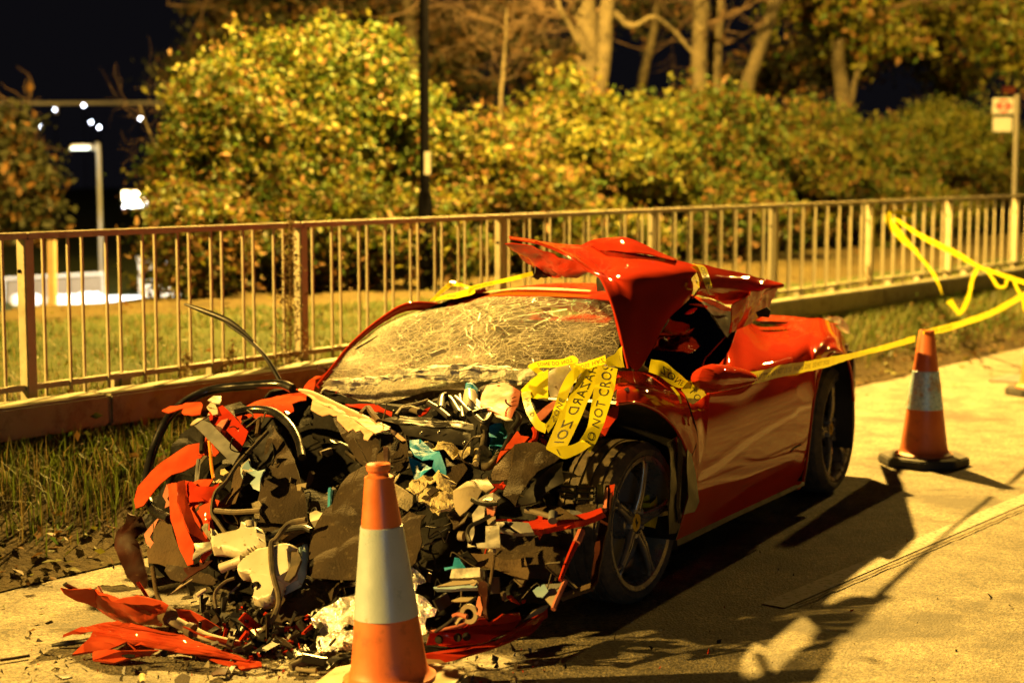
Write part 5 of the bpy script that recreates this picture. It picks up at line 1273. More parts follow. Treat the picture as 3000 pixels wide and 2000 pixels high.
S('arch_strip_end', 'H', '1300 616,1326 612,1318 660,1302 690', 'red_paint', .185, crm=.004)
S('lower_bar', 'H', '1230 1096,1225 1122,1070 1172,1062 1152', 'liner_tan', .06, crm=.004, th=.02)
S('corner_plate', 'E', '1440 642,1500 590,1560 575,1600 640,1540 705,1480 700', 'blue_white_plastic', .08, crm=.006)
S('corner_plate', 'E', '1560 572,1710 556,1762 520,1720 620,1640 700,1560 725,1590 650', 'grey_metal', .07, crm=.006)
S('corner_plate', 'E', '1560 722,1600 690,1650 680,1690 660,1650 800,1622 790', 'light_panel', .09, crm=.004)
T('plate_edge', 'E', '1768 522,1720 620,1660 760,1640 815', .010, 'red_primer', .10)
# headlamp carcass
S('lamp_bracket', 'D', '952 1010,1096 1006,1100 1232,872 1246,860 1202,952 1182', 'aluminium', .24, crm=.006)
S('lamp_case', 'D', '880 722,1030 682,1112 722,1072 780,880 772', 'aluminium', .22, crm=.016, jag=.002)
S('lamp_case', 'D', '800 880,880 790,942 790,932 920,832 962,800 960', 'aluminium', .20, crm=.018, jag=.003)
S('lamp_case', 'D', '960 822,1062 800,1032 912,970 902', 'red_primer', .21, crm=.012)
S('lamp_case', 'D', '962 922,1052 916,1052 992,970 1000', 'light_panel', .23, crm=.006)
S('lamp_case', 'D', '780 1150,800 1002,832 1000,842 1100,802 1200,862 1222,772 1216', 'aluminium', .20, crm=.01)
T('lamp_cable', 'D', '1000 905,900 960,800 1010,765 1090,790 1180', .008, 'black_plastic', .26)
T('lamp_cable', 'D', '810 740,870 770,960 790,1070 785', .009, 'void_black', .26)
T('lamp_stub', 'D', '680 1110,730 1115', .018, 'light_panel', .18, ns=10)
T('thin_rod', 'E', '1020 200,1035 280,1010 480,982 665', .006, 'liner_tan', .16)
T('rod_end', 'E', '1010 245,1026 205', .014, 'light_panel', .17)
S('duct', 'E', '690 305,800 290,1000 300,1160 360,1240 345,1400 330,1430 470,1400 540,1180 480,1000 430,860 400', 'liner_tan', .0, crm=.016, bend=.04)
S('duct', 'H', '620 975,780 880,1000 850,1120 870,1130 960,1060 1090,900 1080,760 1000', 'liner', -.05, crm=.025, bend=.04)
S('blue_hose_clip', 'E', '640 310,690 312,760 420,700 445,620 440,560 450,550 420,640 415', 'blue_cloth', .04, crm=.014, bend=.01)
S('control_box', 'E', '640 455,920 432,925 525,620 545', 'aluminium', .10, crm=.003, th=.03)
S('control_box', 'E', '470 605,640 548,880 542,885 565,690 590', 'light_panel', .14, crm=.003, th=.02)
S('control_box', 'E', '440 620,700 592,885 568,885 625,600 642,450 640', 'blue_white_plastic', .12, crm=.004, th=.02)
S('support_post', 'E', '890 545,960 535,985 560,970 830,985 925,945 905,925 700,885 660', 'dark_shell', .16, crm=.008, th=.02)
S('support_edge', 'E', '885 690,905 690,932 820,905 890,860 860', 'red_primer', .17, crm=.008)
S('flat_strip', 'E', '600 735,700 700,860 690,850 715,760 740,640 748', 'light_panel', .10, crm=.004)
v_, f_ = lathe_geo([(0, .020), (0, .036), (.01, .036), (.01, .020), (0, .020)], PF(*cr('E', 790, 858), AW(*cr('E', 790, 858)) + .16), FWD, 20); autosmooth(mk('tow_eye', v_, f_, MT['light_panel'], car), 30)
T('cable', 'E', '430 1050,600 930,720 800,860 690', .006, 'black_plastic', .16); T('cable', 'E', '612 890,680 868,760 890', .009, 'red_primer', .16)
S('small_bracket', 'E', '640 905,720 880,760 900,700 930,660 980,630 950', 'light_panel', .15, crm=.01)
S('red_clip', 'E', '1160 690,1210 680,1260 730,1310 775,1260 770,1170 720', 'red_paint', .06, crm=.008, bend=.01); S('red_clip', 'E', '1320 735,1362 722,1350 752,1322 755', 'red_paint', .06, crm=.004)
# front bumper, near half, lying almost on the road
def bump_pts(s, d=0.0):
    P = []
    for x, y in crs('E', s):
        P.append(PF(x, y, interp(x, [(950, 1.20), (1050, 1.16), (1150, 1.02), (1230, .80), (1270, .64)]) + d))
    return P
sheet('front_bumper', bump_pts('380 1042,720 972,860 905,922 900,962 942,1100 842,1282 850,1302 920,1202 1032,1050 1090,900 1165,600 1200,352 1182'), MT['red_paint'], car, crm=.012, freq=6, th=.006, bend=.02)
sheet('bumper_lip', bump_pts('300 1262,700 1202,1000 1142,1302 962,1560 782,1572 900,1402 1052,1100 1172,700 1312,352 1402,250 1400', .03), MT['red_paint'], car, crm=.008, freq=5, th=.01, bend=.02)
sheet('bumper_gap', bump_pts('330 1180,600 1200,900 1160,1200 1030,1300 920,1330 950,1100 1120,800 1215,320 1270', -.03), MT['void_black'], car, crm=.004)
sheet('torn_paint', bump_pts('1330 922,1500 782,1582 768,1512 850,1432 902', .05), MT['light_panel'], car, crm=.006, jag=.003)
sheet('bumper_scuff', bump_pts('905 1165,1000 1120,1070 1075,1060 1100,980 1150', .012), MT['red_primer'], car, crm=.002, th=.003)
for x, y in ((480, 1120), (670, 1100), (760, 1090)):
    P = bump_pts(f'{x} {y}', .01)[0]; v_, f_ = lathe_geo([(0, 0), (0, .016), (.01, .014), (.01, 0)], P, FWD, 14); autosmooth(mk('bumper_fixing', v_, f_, MT['void_black'], car), 30)
tube('bumper_edge', bump_pts('380 1046,560 1010,720 970,860 905,925 900', .006), .006, MT['red_primer'], car)
# silver heat shield
S('heat_shield', 'G', '1008 1242,1060 1202,1150 1150,1240 1105,1260 1290,1082 1322,1040 1302', 'foil', .16, crm=.03, freq=13, jag=.006, res=.03, deg=8)
S('heat_shield', 'G', '1042 1352,1130 1330,1250 1318,1250 1402,1102 1432,1050 1420', 'foil', .16, crm=.028, freq=13, jag=.006, res=.03, deg=8)
S('heat_shield', 'E', '130 570,200 545,262 540,252 680,322 692,390 760,452 812,402 870,342 902,332 962,382 1062,290 1040,220 1002,190 800', 'foil', .14, crm=.03, freq=13, jag=.006, res=.03, deg=8)
S('heat_shield', 'E', '130 430,200 390,300 440,310 480,270 540,150 560', 'foil', .05, crm=.03, freq=13, jag=.006, res=.03, deg=8)
# cables
T('cable', 'G', '738 1340,800 1292,842 1222,852 1150,822 1030,816 900,842 870,900 800,985 778', .011, 'rubber', .22)
T('cable', 'G', '600 850,560 792,530 742,546 650,602 590,662 500,800 352', .009, 'rubber', .12)
T('cable', 'G', '545 735,640 742,765 735', .011, 'rubber', .16); T('cable', 'G', '550 1210,545 1132,592 1080,640 1060', .007, 'rubber', .14)
T('cable', 'G', '890 1000,850 890,800 880,840 840,960 815,1010 830', .012, 'black_plastic', .10); T('cable', 'G', '1010 780,1015 735,1030 725,1035 760', .005, 'void_black', .08)
T('cable', 'G', '860 870,930 820,1000 812', [.03, .035, .02], 'liner_tan', .06)
S('small_tab', 'G', '940 612,990 602,985 625,965 620,960 640,945 640', 'light_panel', .02, crm=.004)
S('bleached_scrap', 'B', '1520 100,1600 60,1640 110,1600 160,1610 300,1560 300,1540 180', 'felt', .06, crm=.02, jag=.005)
# wiper and bits near the far pillar
def WP(s): return [PF(x, y, -.04) for x, y in crs('d', s)]
tube('wiper_arm', WP('642 872,622 838,600 808,562 772,524 745,520 736'), [.011, .010, .008, .007], MT['black_plastic'], car)
tube('wiper_blade', WP('424 698,470 715,522 736,555 758,582 783'), [.004, .009, .010, .006, .003], MT['black_plastic'], car, flat=1.5)
S('pillar_scrap', 'd', '728 838,750 846,762 852,752 858,730 850', 'dark_shell', -.15, crm=.006)

# small torn bits throughout the bay
rnd = random.Random(2024)
for k in range(76):
    x = rnd.uniform(430, 1330); y = rnd.uniform(930, 1400)
    if x < 560 and y < 1020: continue
    o = rnd.uniform(-.16, -.04); p = PF(x, y, AW(x, y) + o); kind = rnd.random()
    d = Vector((rnd.gauss(0, 1), rnd.gauss(0, .6), rnd.gauss(0, 1))).normalized()
    if kind < .45:
        q = p + d * rnd.uniform(.05, .2); m_ = p.lerp(q, .5) + Vector((rnd.gauss(0, .03), rnd.gauss(0, .03), rnd.gauss(0, .03)))
        tube('wire' if kind < .25 else 'hose', [p, m_, q], rnd.uniform(.003, .006) if kind < .25 else rnd.uniform(.008, .016), MT[rnd.choice(['black_plastic', 'rubber', 'black_plastic', 'liner_tan', 'red_paint'])], car, 6, 4)
    else:
        e = d.cross(Vector((rnd.gauss(0, 1), rnd.gauss(0, 1), rnd.gauss(0, 1)))).normalized(); L = rnd.uniform(.025, .085); w = L * rnd.uniform(.3, .9)
        sheet('shard' if kind < .75 else 'bracket', [p - d * L, p - e * w * rnd.uniform(.5, 1), p + d * L * rnd.uniform(.4, 1), p + (d + e) * w * .6, p + e * w], MT[rnd.choice(['black_plastic', 'void_black', 'black_plastic', 'liner', 'void_black', 'rubber', 'grey_metal' if k % 3 else 'light_panel', 'red_paint' if k % 2 else 'liner'])], car, crm=.008, res=.04, jag=.002)

for k in range(100):
    x = rnd.uniform(440, 1320); y = rnd.uniform(960, 1400); p = PF(x, y, AW(x, y) + rnd.uniform(-.08, .06))
    if (600 < x < 760 and 1180 < y < 1400) or y < 1000 and x < 560: continue
    d = Vector((rnd.gauss(0, 1), rnd.gauss(0, .6), rnd.gauss(0, 1))).normalized(); m = rnd.choice(['rubber', 'black_plastic', 'black_plastic', 'void_black', 'grey_metal', 'void_black'])
    if k % 2: 
        q = p + d * rnd.uniform(.06, .22); tube('wire', [p, p.lerp(q, .35) + Vector((rnd.gauss(0, .03), 0, rnd.gauss(0, .03))), p.lerp(q, .7) + Vector((rnd.gauss(0, .03), 0, rnd.gauss(0, .03))), q], rnd.uniform(.002, .004), MT[rnd.choice(['void_black', 'black_plastic', 'rubber'])], car, 5, 4)
    else:
        e = d.cross(Vector((rnd.gauss(0, 1), rnd.gauss(0, 1), rnd.gauss(0, 1)))).normalized(); L = rnd.uniform(.010, .032)
        box('bracket', p, d * L, e * L * rnd.uniform(.3, .8), d.cross(e) * L * rnd.uniform(.1, .4), MT[m], car)
# ---------------------------------------------------------------- torn panels lying on the road ahead of the car
def GP(s, hs, c='J'):
    P = crs(c, s); hs = hs if isinstance(hs, (list, tuple)) else [hs] * len(P)
    return [PH(x, y, h) for (x, y), h in zip(P, hs)]
o = sheet('torn_panel', GP('310 350,390 377,482 360,560 402,682 395,822 465,802 540,640 537,480 450', [.22, .17, .20, .20, .22, .18, .04, .03, .10]), MT['red_dusty'], None, crm=.014, bend=.02, th=.008)
tag(o, 'dark red torn bodywork piece with a raised black tip at far left', 'car panel')
tip = sheet('tip', GP('305 355,325 340,392 377,372 384', [.22, .23, .17, .17]), MT['black_plastic'], o, crm=.004, th=.01)
fold = tube('fold', GP('482 362,520 420,600 472', [.205, .16, .10]), .006, MT['red_primer'], o)
o = sheet('torn_panel', GP('330 602,420 562,560 541,660 546,800 586,900 602,1100 680,1290 740,1290 762,1190 780,950 702,760 656,680 682,640 642,540 682,370 710,440 642,482 586,420 590,325 616', [.03, .06, .10, .11, .10, .09, .06, .03, .02, .01, .01, .02, .02, .05, .02, .01, .04, .05, .04, .02]), MT['red_dusty'], None, crm=.010, bend=.02, th=.008, jag=.002)
tag(o, 'long bright red torn panel with forked left end lying flat on the road', 'car panel')
o = sheet('torn_panel', GP('460 692,600 681,782 676,730 702,560 747,460 737', [.02, .05, .05, .03, .008, .008]), MT['red_dusty'], None, crm=.006, th=.008)
tag(o, 'small red panel piece with a black hole lying below the forked red panel', 'car panel')
hole = sheet('hole', GP('598 706,630 700,668 704,660 716,620 718', [.045, .046, .046, .04, .04]), MT['void_black'], o, crm=.001, th=.003)
o = sheet('torn_panel', GP('820 470,940 480,1092 570,1080 582,1000 572,850 502', [.14, .12, .06, .05, .05, .10]), MT['red_dusty'], None, crm=.006, th=.008)
tag(o, 'narrow red strip of bodywork just above the grey trim tube on the road', 'car panel')
o = sheet('torn_panel', GP('900 562,1010 602,1270 660,1262 682,1200 672,990 602', [.12, .09, .03, .02, .02, .06]), MT['red_dusty'], None, crm=.006, th=.006)
tag(o, 'thin red sliver along the lower side of the grey trim tube', 'car panel')
gtb = tube('trim_tube', GP('800 495,850 530,930 572,1010 610,1110 640,1200 655', [.12, .11, .08, .07, .05, .04]), [.030, .026, .024, .022, .024, .020], MT['light_panel'], None, 10, 6, .6)
tag(gtb, 'grey dented trim tube lying across the red panels on the road', 'trim tube')
gm = [PH(*cr('J', 925, 575), .09), PH(*cr('J', 950, 585), .085)]
tube('clamp', gm, .030, MT['rubber'], gtb); tube('clamp', [PH(*cr('J', 805, 490), .13), PH(*cr('J', 840, 520), .12)], .034, MT['liner_tan'], gtb); tube('clamp', [PH(*cr('J', 1120, 640), .055), PH(*cr('J', 1150, 647), .05)], .026, MT['rubber'], gtb)
o = tube('stick', GP('255 655,320 645,380 638,445 630', [.012, .02, .02, .03]), [.006, .011, .010, .007], MT['black_plastic'], None); tag(o, 'thin black strip on the road left of the forked red panel', 'black strip')
o = tube('twig', GP('0 727,60 718,145 704', .012), .006, MT['twig'], None); tag(o, 'thin brown twig lying on the road at the bottom left edge', 'twig')
bx_ = thing('lens_clip', 'small square black and silver plastic clip among the fragments left of the cone', 'plastic clip', PH(*cr('J', 1485, 690), 0))
q = GP('1450 680,1500 660,1522 690,1460 722', .03); tube('clip_frame', [q[0], q[1], q[2], q[3], q[0]], .010, MT['black_plastic'], bx_, 6, 1); sheet('clip_lens', [a.lerp(sum(q, Vector()) / 4, .25) for a in q], MT['aluminium'], bx_, crm=.001)
o = tube('bolt_rod', GP('1460 770,1500 776,1556 780', .015), [.010, .007, .011], MT['light_panel'], None); tag(o, 'pale metal bolt lying on the road left of the nearest cone foot', 'bolt')
o = tube('bent_hose', GP('1430 760,1500 735,1560 715,1640 700', [.02, .03, .03, .02]), [.016, .02, .02, .014], MT['rubber'], None); tag(o, 'short bent black hose on the road left of the nearest cone', 'hose')
o = tube('spark_plug', GP('700 805,702 838', .012), [.012, .009], MT['foam'], None, 10); tag(o, 'little brass coloured plug standing out on the road at bottom left', 'plug')
for i, (s_, lb, mt) in enumerate((('270 805,350 795,358 806,310 822', 'flat black fragment lowest on the road left of the brass plug', 'black_plastic'),
                                  ('1040 790,1090 768,1120 778,1110 800,1050 806', 'dark red fragment on the road below the long forked panel', 'dark_shell'),
                                  ('860 830,900 808,940 822,930 846,870 852', 'dark brown fragment on the road right of the brass plug', 'liner'),
                                  ('1130 775,1160 745,1168 752,1140 792', 'upright black splinter at the right tip of the long red panel', 'black_plastic'),
                                  ('600 790,618 742,624 744,612 795', 'thin dark upright splinter beneath the small red panel', 'black_plastic'),
                                  ('1600 742,1680 712,1720 702,1735 720,1660 745,1610 770', 'crumpled black fragment touching the left of the nearest cone', 'black_plastic'))):
    o = sheet('fragment', GP(s_, .02), MT[mt], None, crm=.008, res=.03, th=.006); tag(o, lb, 'fragment', 'fragments on the road ahead of the wreck')

def grit():
    r = np.random.default_rng(31); V = []; Fc = []; mi = []
    for k in range(1300):
        q = r.random()
        if q < .55: x, y = r.uniform(380, 900), r.normal(1470, 45)
        elif q < .8: x, y = r.uniform(60, 1300), r.normal(1530, 30)
        elif q < .9: x, y = r.uniform(350, 1000), r.normal(1430, 30)
        else: x, y = r.uniform(0, 2352), r.uniform(1150, 1568)
        if y < 1080: continue
        s = .004 + .016 * r.random() ** 3; p = PH(x, y, 0) + Vector((0, 0, s * .4)); b = len(V)
        d = [Vector(r.normal(size=3)).normalized() * s * r.uniform(.5, 1.2) for _ in range(4)]
        V += [p + d[0], p + d[1], p + d[2], p + d[3] + Vector((0, 0, s))]; Fc += [[b, b + 1, b + 2], [b, b + 1, b + 3], [b + 1, b + 2, b + 3], [b + 2, b, b + 3]]; mi += [r.choice([0, 0, 0, 1, 2, 3, 3])] * 4
    tag(mk('debris', V, Fc, [MT['black_plastic'], MT['red_paint'], MT['light_panel'], MT['liner']], midx=mi), kind='stuff')
grit()
def heap():
    r = np.random.default_rng(77); V = []; Fc = []; mi = []
    for k in range(760):
        x, y = r.normal(640, 110), r.normal(1440, 34)
        if not (430 < x < 880 and 1350 < y < 1520): continue
        s = .006 + .022 * r.random() ** 2; p = PH(x, y, abs(r.normal(0, .035))); b = len(V)
        e = Vector(r.normal(size=3)).normalized(); f = e.cross(Vector(r.normal(size=3))).normalized(); g = e.cross(f)
        w = [e * s * r.uniform(.8, 2.2), f * s * r.uniform(.3, 1), g * s * r.uniform(.1, .5)]
        for i in (-1, 1):
            for j in (-1, 1):
                for q in (-1, 1): V.append(p + w[0] * i + w[1] * j + w[2] * q + Vector(r.normal(size=3)) * s * .15)
        Fc += [[b + i for i in t] for t in ([0, 1, 3, 2], [4, 6, 7, 5], [0, 4, 5, 1], [2, 3, 7, 6], [0, 2, 6, 4], [1, 5, 7, 3])]; mi += [r.choice([0, 0, 0, 0, 1, 2, 3, 4])] * 6
    tag(mk('broken_fragments', V, Fc, [MT['black_plastic'], MT['seal_rubber'], MT['black_plastic'], MT['liner'], MT['red_paint']], midx=mi), kind='stuff')
heap()
# ---------------------------------------------------------------- cones
def cone(label, base, hgt, rb, mats, base_mat, sleeve, neck=True, yaw=.3, bw=.23):
    t = thing('traffic_cone', label, 'traffic cone', base, 'traffic cones round the wreck')
    k = hgt / .75; z0 = base + Vector((0, 0, 0)); up = Vector((0, 0, 1))
    bh = .05 * k; Xa = Vector((math.cos(yaw), math.sin(yaw), 0)); Ya = Vector((-math.sin(yaw), math.cos(yaw), 0))
    bm = bmesh.new(); pts = []
    for j in range(8):
        a = math.pi / 8 + j * math.pi / 4; pts.append(base + (Xa * math.cos(a) + Ya * math.sin(a)) * bw)
    lo = [bm.verts.new(p + Vector((0, 0, .004))) for p in pts]; hi = [bm.verts.new(base + (p - base) * .97 + Vector((0, 0, bh))) for p in pts]
    bm.faces.new(lo); bm.faces.new(hi)
    for j in range(8): bm.faces.new([lo[j], lo[(j + 1) % 8], hi[(j + 1) % 8], hi[j]])
    bmesh.ops.bevel(bm, geom=list(bm.edges), offset=.008, segments=2, affect='EDGES')
    autosmooth(bm_obj('foot', bm, MT[base_mat], t), 40)
    rt = .040 * k
    R = lambda z: rb + (rt - rb) * ((z - bh) / (hgt - bh)) 
    s0, s1 = sleeve
    prof = [(bh, rb * 1.16), (bh + .012, rb * 1.17), (bh + .022, rb * 1.04), (bh + .03, rb)] + [(z, R(z)) for z in np.linspace(bh + .05, hgt * .93 if neck else hgt - .004, 12)]
    if neck: prof += [(hgt * .945, R(hgt * .93) * .98), (hgt * .955, R(hgt) * .80), (hgt * .965, R(hgt) * .80), (hgt * .975, R(hgt) * .95), (hgt * .995, R(hgt) * .97), (hgt, R(hgt) * .9), (hgt * .992, R(hgt) * .6), (hgt * .98, R(hgt) * .3), (hgt * .98, 0)]
    else: prof += [(hgt, R(hgt) * .96), (hgt, R(hgt) * .8), (hgt - .03, R(hgt) * .7), (hgt - .03, 0)]
    lathe('shell', prof, base, up, MT['cone_orange'], t, 56, 30)
    lathe('sleeve', [(s0, R(s0) + .0005), (s0 + .001, R(s0) + .003), (s1 - .001, R(s1) + .003), (s1, R(s1) + .0005)], base, up, MT[mats], t, 56, 30)
    return t
# nearest, leaning a little: tip seen at (862,1075); the base runs out of the frame
def tip_h(x, y, b): p = PV(x, y, b + Vector((-1, 0, 0)), b + Vector((1, 0, 0))); return p.z
b1 = PH(897, 1600, 0); h1 = tip_h(862, 1072, b1)
c1_ = cone('worn orange cone with a white sleeve and pinched tip, nearest, in front of the wreck', b1, h1, .128 * h1 / .75, 'sleeve_white', 'cone_base_tan', (h1 * .345, h1 * .735), True, .5, .26 * h1 / .75)
c1_.rotation_euler = (0, -.045, 0); c1_.location.z += .012
b2 = PH(2121, 1064, 0); h2 = tip_h(2106, 758, b2)
cone('orange cone with a scuffed sleeve tinted by cool glint and black foot, behind the car', b2, h2, .135 * h2 / .75, 'sleeve_cool_glint', 'cone_base', (h2 * .415, h2 * .70), False, .1, .255 * h2 / .75)
b3 = PH(2385, 905, 0); h3 = h2
cone('orange cone cut off by the right edge of the view', b3, h3, .14 * h3 / .75, 'sleeve_white', 'cone_base', (h3 * .4, h3 * .7), False, .4, .25 * h3 / .75)

# ---------------------------------------------------------------- hazard tape: ribbons that carry their print
_glyph = {}
def text_mesh(body):
    if body in _glyph: return _glyph[body]
    c = bpy.data.curves.new('lettering', 'FONT'); c.body = body; c.size = 1.0; c.resolution_u = 3; c.space_character = 1.12
    o = bpy.data.objects.new('lettering_source', c); COL.objects.link(o); bpy.context.view_layer.update()
    dg = bpy.context.evaluated_depsgraph_get(); me = o.evaluated_get(dg).to_mesh()
    V = np.array([v.co[:] for v in me.vertices]); Fc = [list(p.vertices) for p in me.polygons]
    o.evaluated_get(dg).to_mesh_clear(); bpy.data.objects.remove(o); bpy.data.curves.remove(c)
    mn, mx = V.min(axis=0), V.max(axis=0); _glyph[body] = (V - np.array([mn[0], mn[1], 0]), Fc, mx[0] - mn[0], mx[1] - mn[1]); return _glyph[body]
def ribbon(pairs, parent, name='tape_strip', text=None, u0=.0, mirror_=False, flip=False, hfrac=.56, rev=False, nv=6, wob=.0, label=None):
    """pairs of points on its two edges; the print is laid along it at true proportion"""
    A = [Vector(p) for p in catmull([a for a, b in pairs], 8)]; B = [Vector(p) for p in catmull([b for a, b in pairs], 8)]
    n = len(A); V = []; m = 4
    for i in range(n):
        for j in range(m + 1):
            t = j / m; p = A[i].lerp(B[i], t)
            if wob: p = p + noise.noise_vector(p * 16) * wob
            V.append(p)
    Fc = [[i * (m + 1) + j, i * (m + 1) + j + 1, (i + 1) * (m + 1) + j + 1, (i + 1) * (m + 1) + j] for i in range(n - 1) for j in range(m)]
    o = mk(name, V, Fc, MT['tape_yellow'], parent, smooth=True)
    if text:
        M = [a.lerp(b, .5) for a, b in zip(A, B)]; L = [0]
        for a, b in zip(M, M[1:]): L.append(L[-1] + (b - a).length)
        tot = L[-1]; wid = float(np.median([(a - b).length for a, b in zip(A, B)]))
        TV, TF, tw, thh = text_mesh(text); hgt = wid * hfrac; k = hgt / thh
        W = []
        for x, y, _ in TV:
            s = u0 + x * k; q = .5 - hfrac / 2 + (y / thh) * hfrac
            if rev: s = tot - s
            if mirror_: q = 1 - q
            i = min(n - 2, max(0, int(np.searchsorted(L, s)) - 1)); f = (s - L[i]) / max(1e-6, L[i + 1] - L[i])
            a = A[i].lerp(A[i + 1], f); b = B[i].lerp(B[i + 1], f); p = a.lerp(b, q)
            if wob: p = p + noise.noise_vector(p * 16) * wob
            W.append((p + (CAM - p).normalized() * .0025, 0 <= s <= tot))
        keep = [f for f in TF if all(W[i][1] for i in f)]
        if keep:
            used = sorted({i for f in keep for i in f}); ix = {v: i for i, v in enumerate(used)}
            mk('lettering', [W[i][0] for i in used], [[ix[i] for i in f] for f in keep], MT['text_black'], o)
    return o
HZ = 'HAZARD ZONE   DO NOT CROSS   '
def pr(c, s, a):
    """'x y x y, ...' edge pairs; a: number, or list, of forward distances"""
    out = []; items = s.split(',')
    for i, it in enumerate(items):
        x0, y0, x1, y1 = [float(v) for v in it.split()]; aa = a if not isinstance(a, (list, tuple)) else float(np.interp(i / (len(items) - 1), np.linspace(0, 1, len(a)), a))
        out.append((PF(*cr(c, x0, y0), aa), PF(*cr(c, x1, y1), aa)))
    return out
bt = thing('hazard_tape', 'tangle of yellow hazard tape hanging between the windscreen and the front tyre', 'hazard tape', PF(1330, 920, .5), 'hazard tape strung round the wreck')
# front strip, print reading upward, then its folded-back strip seen from behind
ribbon(pr('H', '1150 400 1205 455,1190 330 1250 365,1205 250 1282 275,1222 140 1318 155,1240 30 1338 50', [.62, .56, .52, .46, .40]), bt, text='DO NOT CROSS', u0=.0, hfrac=.50, mirror_=True, wob=.002)
ribbon(pr('H', '1210 420 1165 392,1140 462 1110 418,1078 484 1050 424,1030 460 1010 428,992 440 990 432', [.62, .64, .64]), bt, text='I', u0=.12, wob=.002)
ribbon(pr('H', '990 432 1092 428,1040 310 1142 322,1100 190 1196 200,1160 75 1246 92,1196 5 1276 20', [.60, .55, .48, .40, .34]), bt, text='HAZARD ZONE', u0=.03, hfrac=.46, mirror_=True, rev=True, wob=.002)
ribbon(pr('H', '1000 360 985 322,1030 318 1012 285,1075 240 1035 215,1110 150 1062 135,1140 90 1095 75,1185 50 1140 30', [.52, .50, .46, .40]), bt, text='ZONE', u0=.04, hfrac=.55, wob=.002)
ribbon(pr('H', '870 165 915 150,880 215 918 205,900 275 936 255,938 335 960 296,985 362 998 320', [.42, .46, .52]), bt, text='HA   D', u0=.03, hfrac=.5, mirror_=False, wob=.002)
ribbon(pr('H', '868 152 880 180,930 92 936 192,1000 52 1000 206', [.42, .42, .40]), bt, text='SO', u0=.12, hfrac=.34, wob=.002)
ribbon(pr('K', '1500 578 1520 615,1560 550 1570 595,1640 535 1650 590,1720 530 1725 585,1790 505 1800 560,1830 530 1830 560', [.30, .33, .33]), bt, text='ZONE DO NOT', u0=.04, hfrac=.5, wob=.005)
ribbon(pr('K', '1770 560 1790 610,1830 560 1850 605,1900 545 1910 600,1960 520 1970 580,2010 505 2020 565', [.36, .38, .36]), bt, text='CROSS HAZ', u0=.02, hfrac=.5, wob=.005)
ribbon(pr('K', '1800 570 1840 590,1795 640 1840 640,1790 700 1820 690', [.40, .42]), bt, text='OK', u0=.0, hfrac=.5, wob=.003)
ribbon(pr('K', '2000 545 2035 585,2050 515 2085 590,2090 480 2130 590,2125 440 2138 590', [.36, .30, .20]), bt, text='C', u0=.1, hfrac=.3, wob=.006)
ribbon(pr('K', '1490 590 1500 570,1545 625 1570 600,1590 660 1620 640', .33), bt, wob=.004)
# strip slipping out right of the torn panel, under the mirror
mt_ = thing('hazard_tape', 'short yellow hazard tape strip lying under the door mirror, reading ZONE', 'hazard tape', PS(1580, 880, .1), 'hazard tape strung round the wreck')
def prs(c, s, ss):
    out = []; items = s.split(',')
    for i, it in enumerate(items):
        x0, y0, x1, y1 = [float(v) for v in it.split()]; aa = float(np.interp(i / (len(items) - 1), np.linspace(0, 1, len(ss)), ss))
        out.append((PS(*cr(c, x0, y0), aa), PS(*cr(c, x1, y1), aa)))
    return out
ribbon(prs('3', '905 795 920 728,955 815 985 740,1010 850 1050 790,1060 878 1095 828,1110 875 1118 845', [.06, .0, -.03, -.03]), mt_, text='ZONE', u0=.05, hfrac=.5, mirror_=True, wob=.003)
ribbon(prs('3', '1076 886 1120 842,1095 915 1160 850,1115 950 1195 890,1140 967 1212 915', [-.04, -.045, -.045]), mt_, text='TO', u0=.06, hfrac=.36, wob=.003)
ribbon(prs('3', '1020 870 1035 872,1055 920 1068 915,1072 962 1082 958', [-.02, -.02]), mt_, wob=.002)
# strip over the torn panel
ot = thing('hazard_tape', 'narrow yellow tape draped over the folded red panel above the side window', 'hazard tape', lps(1205, 300, .2, '3'), 'hazard tape strung round the wreck')
ribbon([(lps(x0, y0, a, '3'), lps(x1, y1, a, '3')) for x0, y0, x1, y1, a in ((1130, 222, 1165, 222, .25), (1165, 238, 1205, 238, .21), (1188, 290, 1226, 285, .16), (1205, 340, 1240, 335, .145), (1228, 388, 1256, 388, .16))], ot, text='OD NA', u0=.05, hfrac=.5)
ribbon([(lps(x0, y0, a, '3'), lps(x1, y1, a, '3')) for x0, y0, x1, y1, a in ((1142, 285, 1150, 283, .18), (1155, 318, 1166, 315, .155), (1172, 352, 1178, 350, .155))], ot)
# car to cone, cone to cone, railing to cone
cm_ = PS(1716, 865, -.10); ct = b2 + Vector((0, 0, h2 * .94))
st_ = thing('hazard_tape', 'taut yellow tape from the door mirror to the cone behind the car', 'hazard tape', cm_, 'hazard tape strung round the wreck')
def pv(c, s, A, B): return [(PV(*cr(c, *map(float, it.split()[:2])), A, B), PV(*cr(c, *map(float, it.split()[2:])), A, B)) for it in s.split(',')]
ribbon(pv('3', '1425 862 1432 795,1500 850 1520 782,1600 822 1620 755,1730 795 1740 738,1850 768 1860 715,1990 722 2000 690,2150 682 2155 650,2316 635 2318 600', cm_, ct), st_, text=HZ + HZ, u0=.05, hfrac=.42, wob=.003)
c3t = b3 + Vector((0, 0, h3 * .97))
s2_ = thing('hazard_tape', 'sagging yellow tape from the cone behind the car to the right edge', 'hazard tape', ct, 'hazard tape strung round the wreck')
ribbon(pv('N', '905 290 905 270,960 288 985 242,1060 272 1070 222,1180 232 1190 186,1330 182 1340 132,1470 110 1480 58,1620 20 1625 -20', ct, c3t), s2_, text=HZ, u0=.1, hfrac=.42, wob=.004)
kn = PN(*cr('Q', 1300, 330), RN - .05)
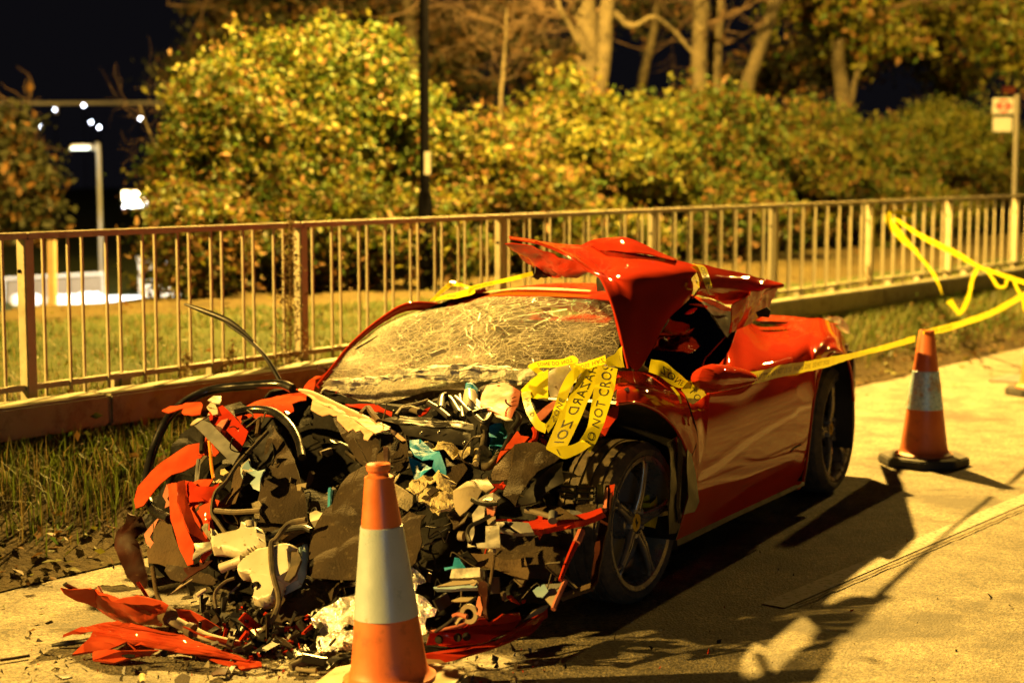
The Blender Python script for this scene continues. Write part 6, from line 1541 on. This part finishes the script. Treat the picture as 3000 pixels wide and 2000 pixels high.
s3_ = thing('hazard_tape', 'twisted yellow hazard tape tied to the railing and drooping in loops at far right', 'hazard tape', kn, 'hazard tape strung round the wreck')
cc = c3t
ribbon(pv('Q', '1365 382 1345 345,1490 470 1480 425,1600 540 1600 498,1730 608 1730 560,1850 668 1855 622,2000 748 2002 716,2180 815 2182 780,2400 888 2402 850', kn, cc), s3_, wob=.006)
ribbon(pv('Q', '1320 345 1322 308,1400 335 1405 305,1460 358 1465 318,1500 352 1503 332', kn, kn + UD), s3_, wob=.004)
ribbon(pv('Q', '1285 330 1328 312,1295 400 1340 380,1345 470 1390 430,1430 560 1475 540,1490 605 1520 590,1545 665 1562 650,1605 735 1625 725,1650 800 1675 795,1695 880 1708 876,1720 945 1726 940', kn, cc), s3_, wob=.004)
ribbon(pv('Q', '1755 1010 1800 980,1800 1050 1815 1010,1850 1105 1862 1070,1900 1070 1880 1030,1945 960 1920 940,1965 850 1935 850,2010 760 1975 745', kn, cc), s3_, wob=.004)
ribbon(pv('Q', '2060 775 2085 768,2100 830 2120 820,2130 880 2150 860,2170 902 2170 880,2215 890 2205 868,2235 838 2205 835', kn, cc), s3_, wob=.003)
ribbon(pv('Q', '2265 850 2290 845,2290 910 2312 900,2330 990 2352 975,2350 1080 2370 1070', kn, cc), s3_, wob=.003)
# over the roof
r_t = thing('hazard_tape', 'yellow hazard tape stretched from the roof corner to the raised bonnet tip', 'hazard tape', CL(-1.1, 1.3, 1.2), 'hazard tape strung round the wreck')
def pa(s, al):
    out = []; items = s.split(',')
    for i, it in enumerate(items):
        x0, y0, x1, y1 = [float(v) for v in it.split()]; aa = float(np.interp(i / (len(items) - 1), np.linspace(0, 1, len(al)), al))
        out.append((PF(*cr('R', x0, y0), aa), PF(*cr('R', x1, y1), aa)))
    return out
ribbon(pa('1195 998 1245 990,1270 925 1310 930,1340 860 1385 872,1365 843 1400 850', [-1.0, -1.1]), r_t, text='ZONE DO', u0=.03, hfrac=.5, wob=.003)
ribbon(pa('1368 845 1375 880,1450 865 1440 890,1545 890 1490 905', [-1.12, -1.1]), r_t, wob=.003)
ribbon(pa('1240 1000 1255 975,1300 985 1310 950,1400 975 1400 930,1500 955 1490 905,1545 935 1540 885', [-.96, -.98]), r_t, text='CROSS', u0=.05, hfrac=.45, wob=.004)
ribbon(pa('1500 925 1495 890,1600 895 1600 862,1750 862 1745 830,1880 832 1875 798,1992 800 1985 768', [-1.0, -.6]), r_t, text=HZ, u0=.05, hfrac=.45, wob=.002)
ribbon([(CL(a_, s_, h_ + .006), CL(a2, s_, h2_ + .006)) for a_, a2, s_, h_, h2_ in ((-1.02, -1.10, 1.40, 1.170, 1.176), (-1.0, -1.08, 1.2, 1.196, 1.20), (-1.0, -1.07, 1.0, 1.200, 1.204), (-1.02, -1.05, .82, 1.198, 1.20))], r_t)
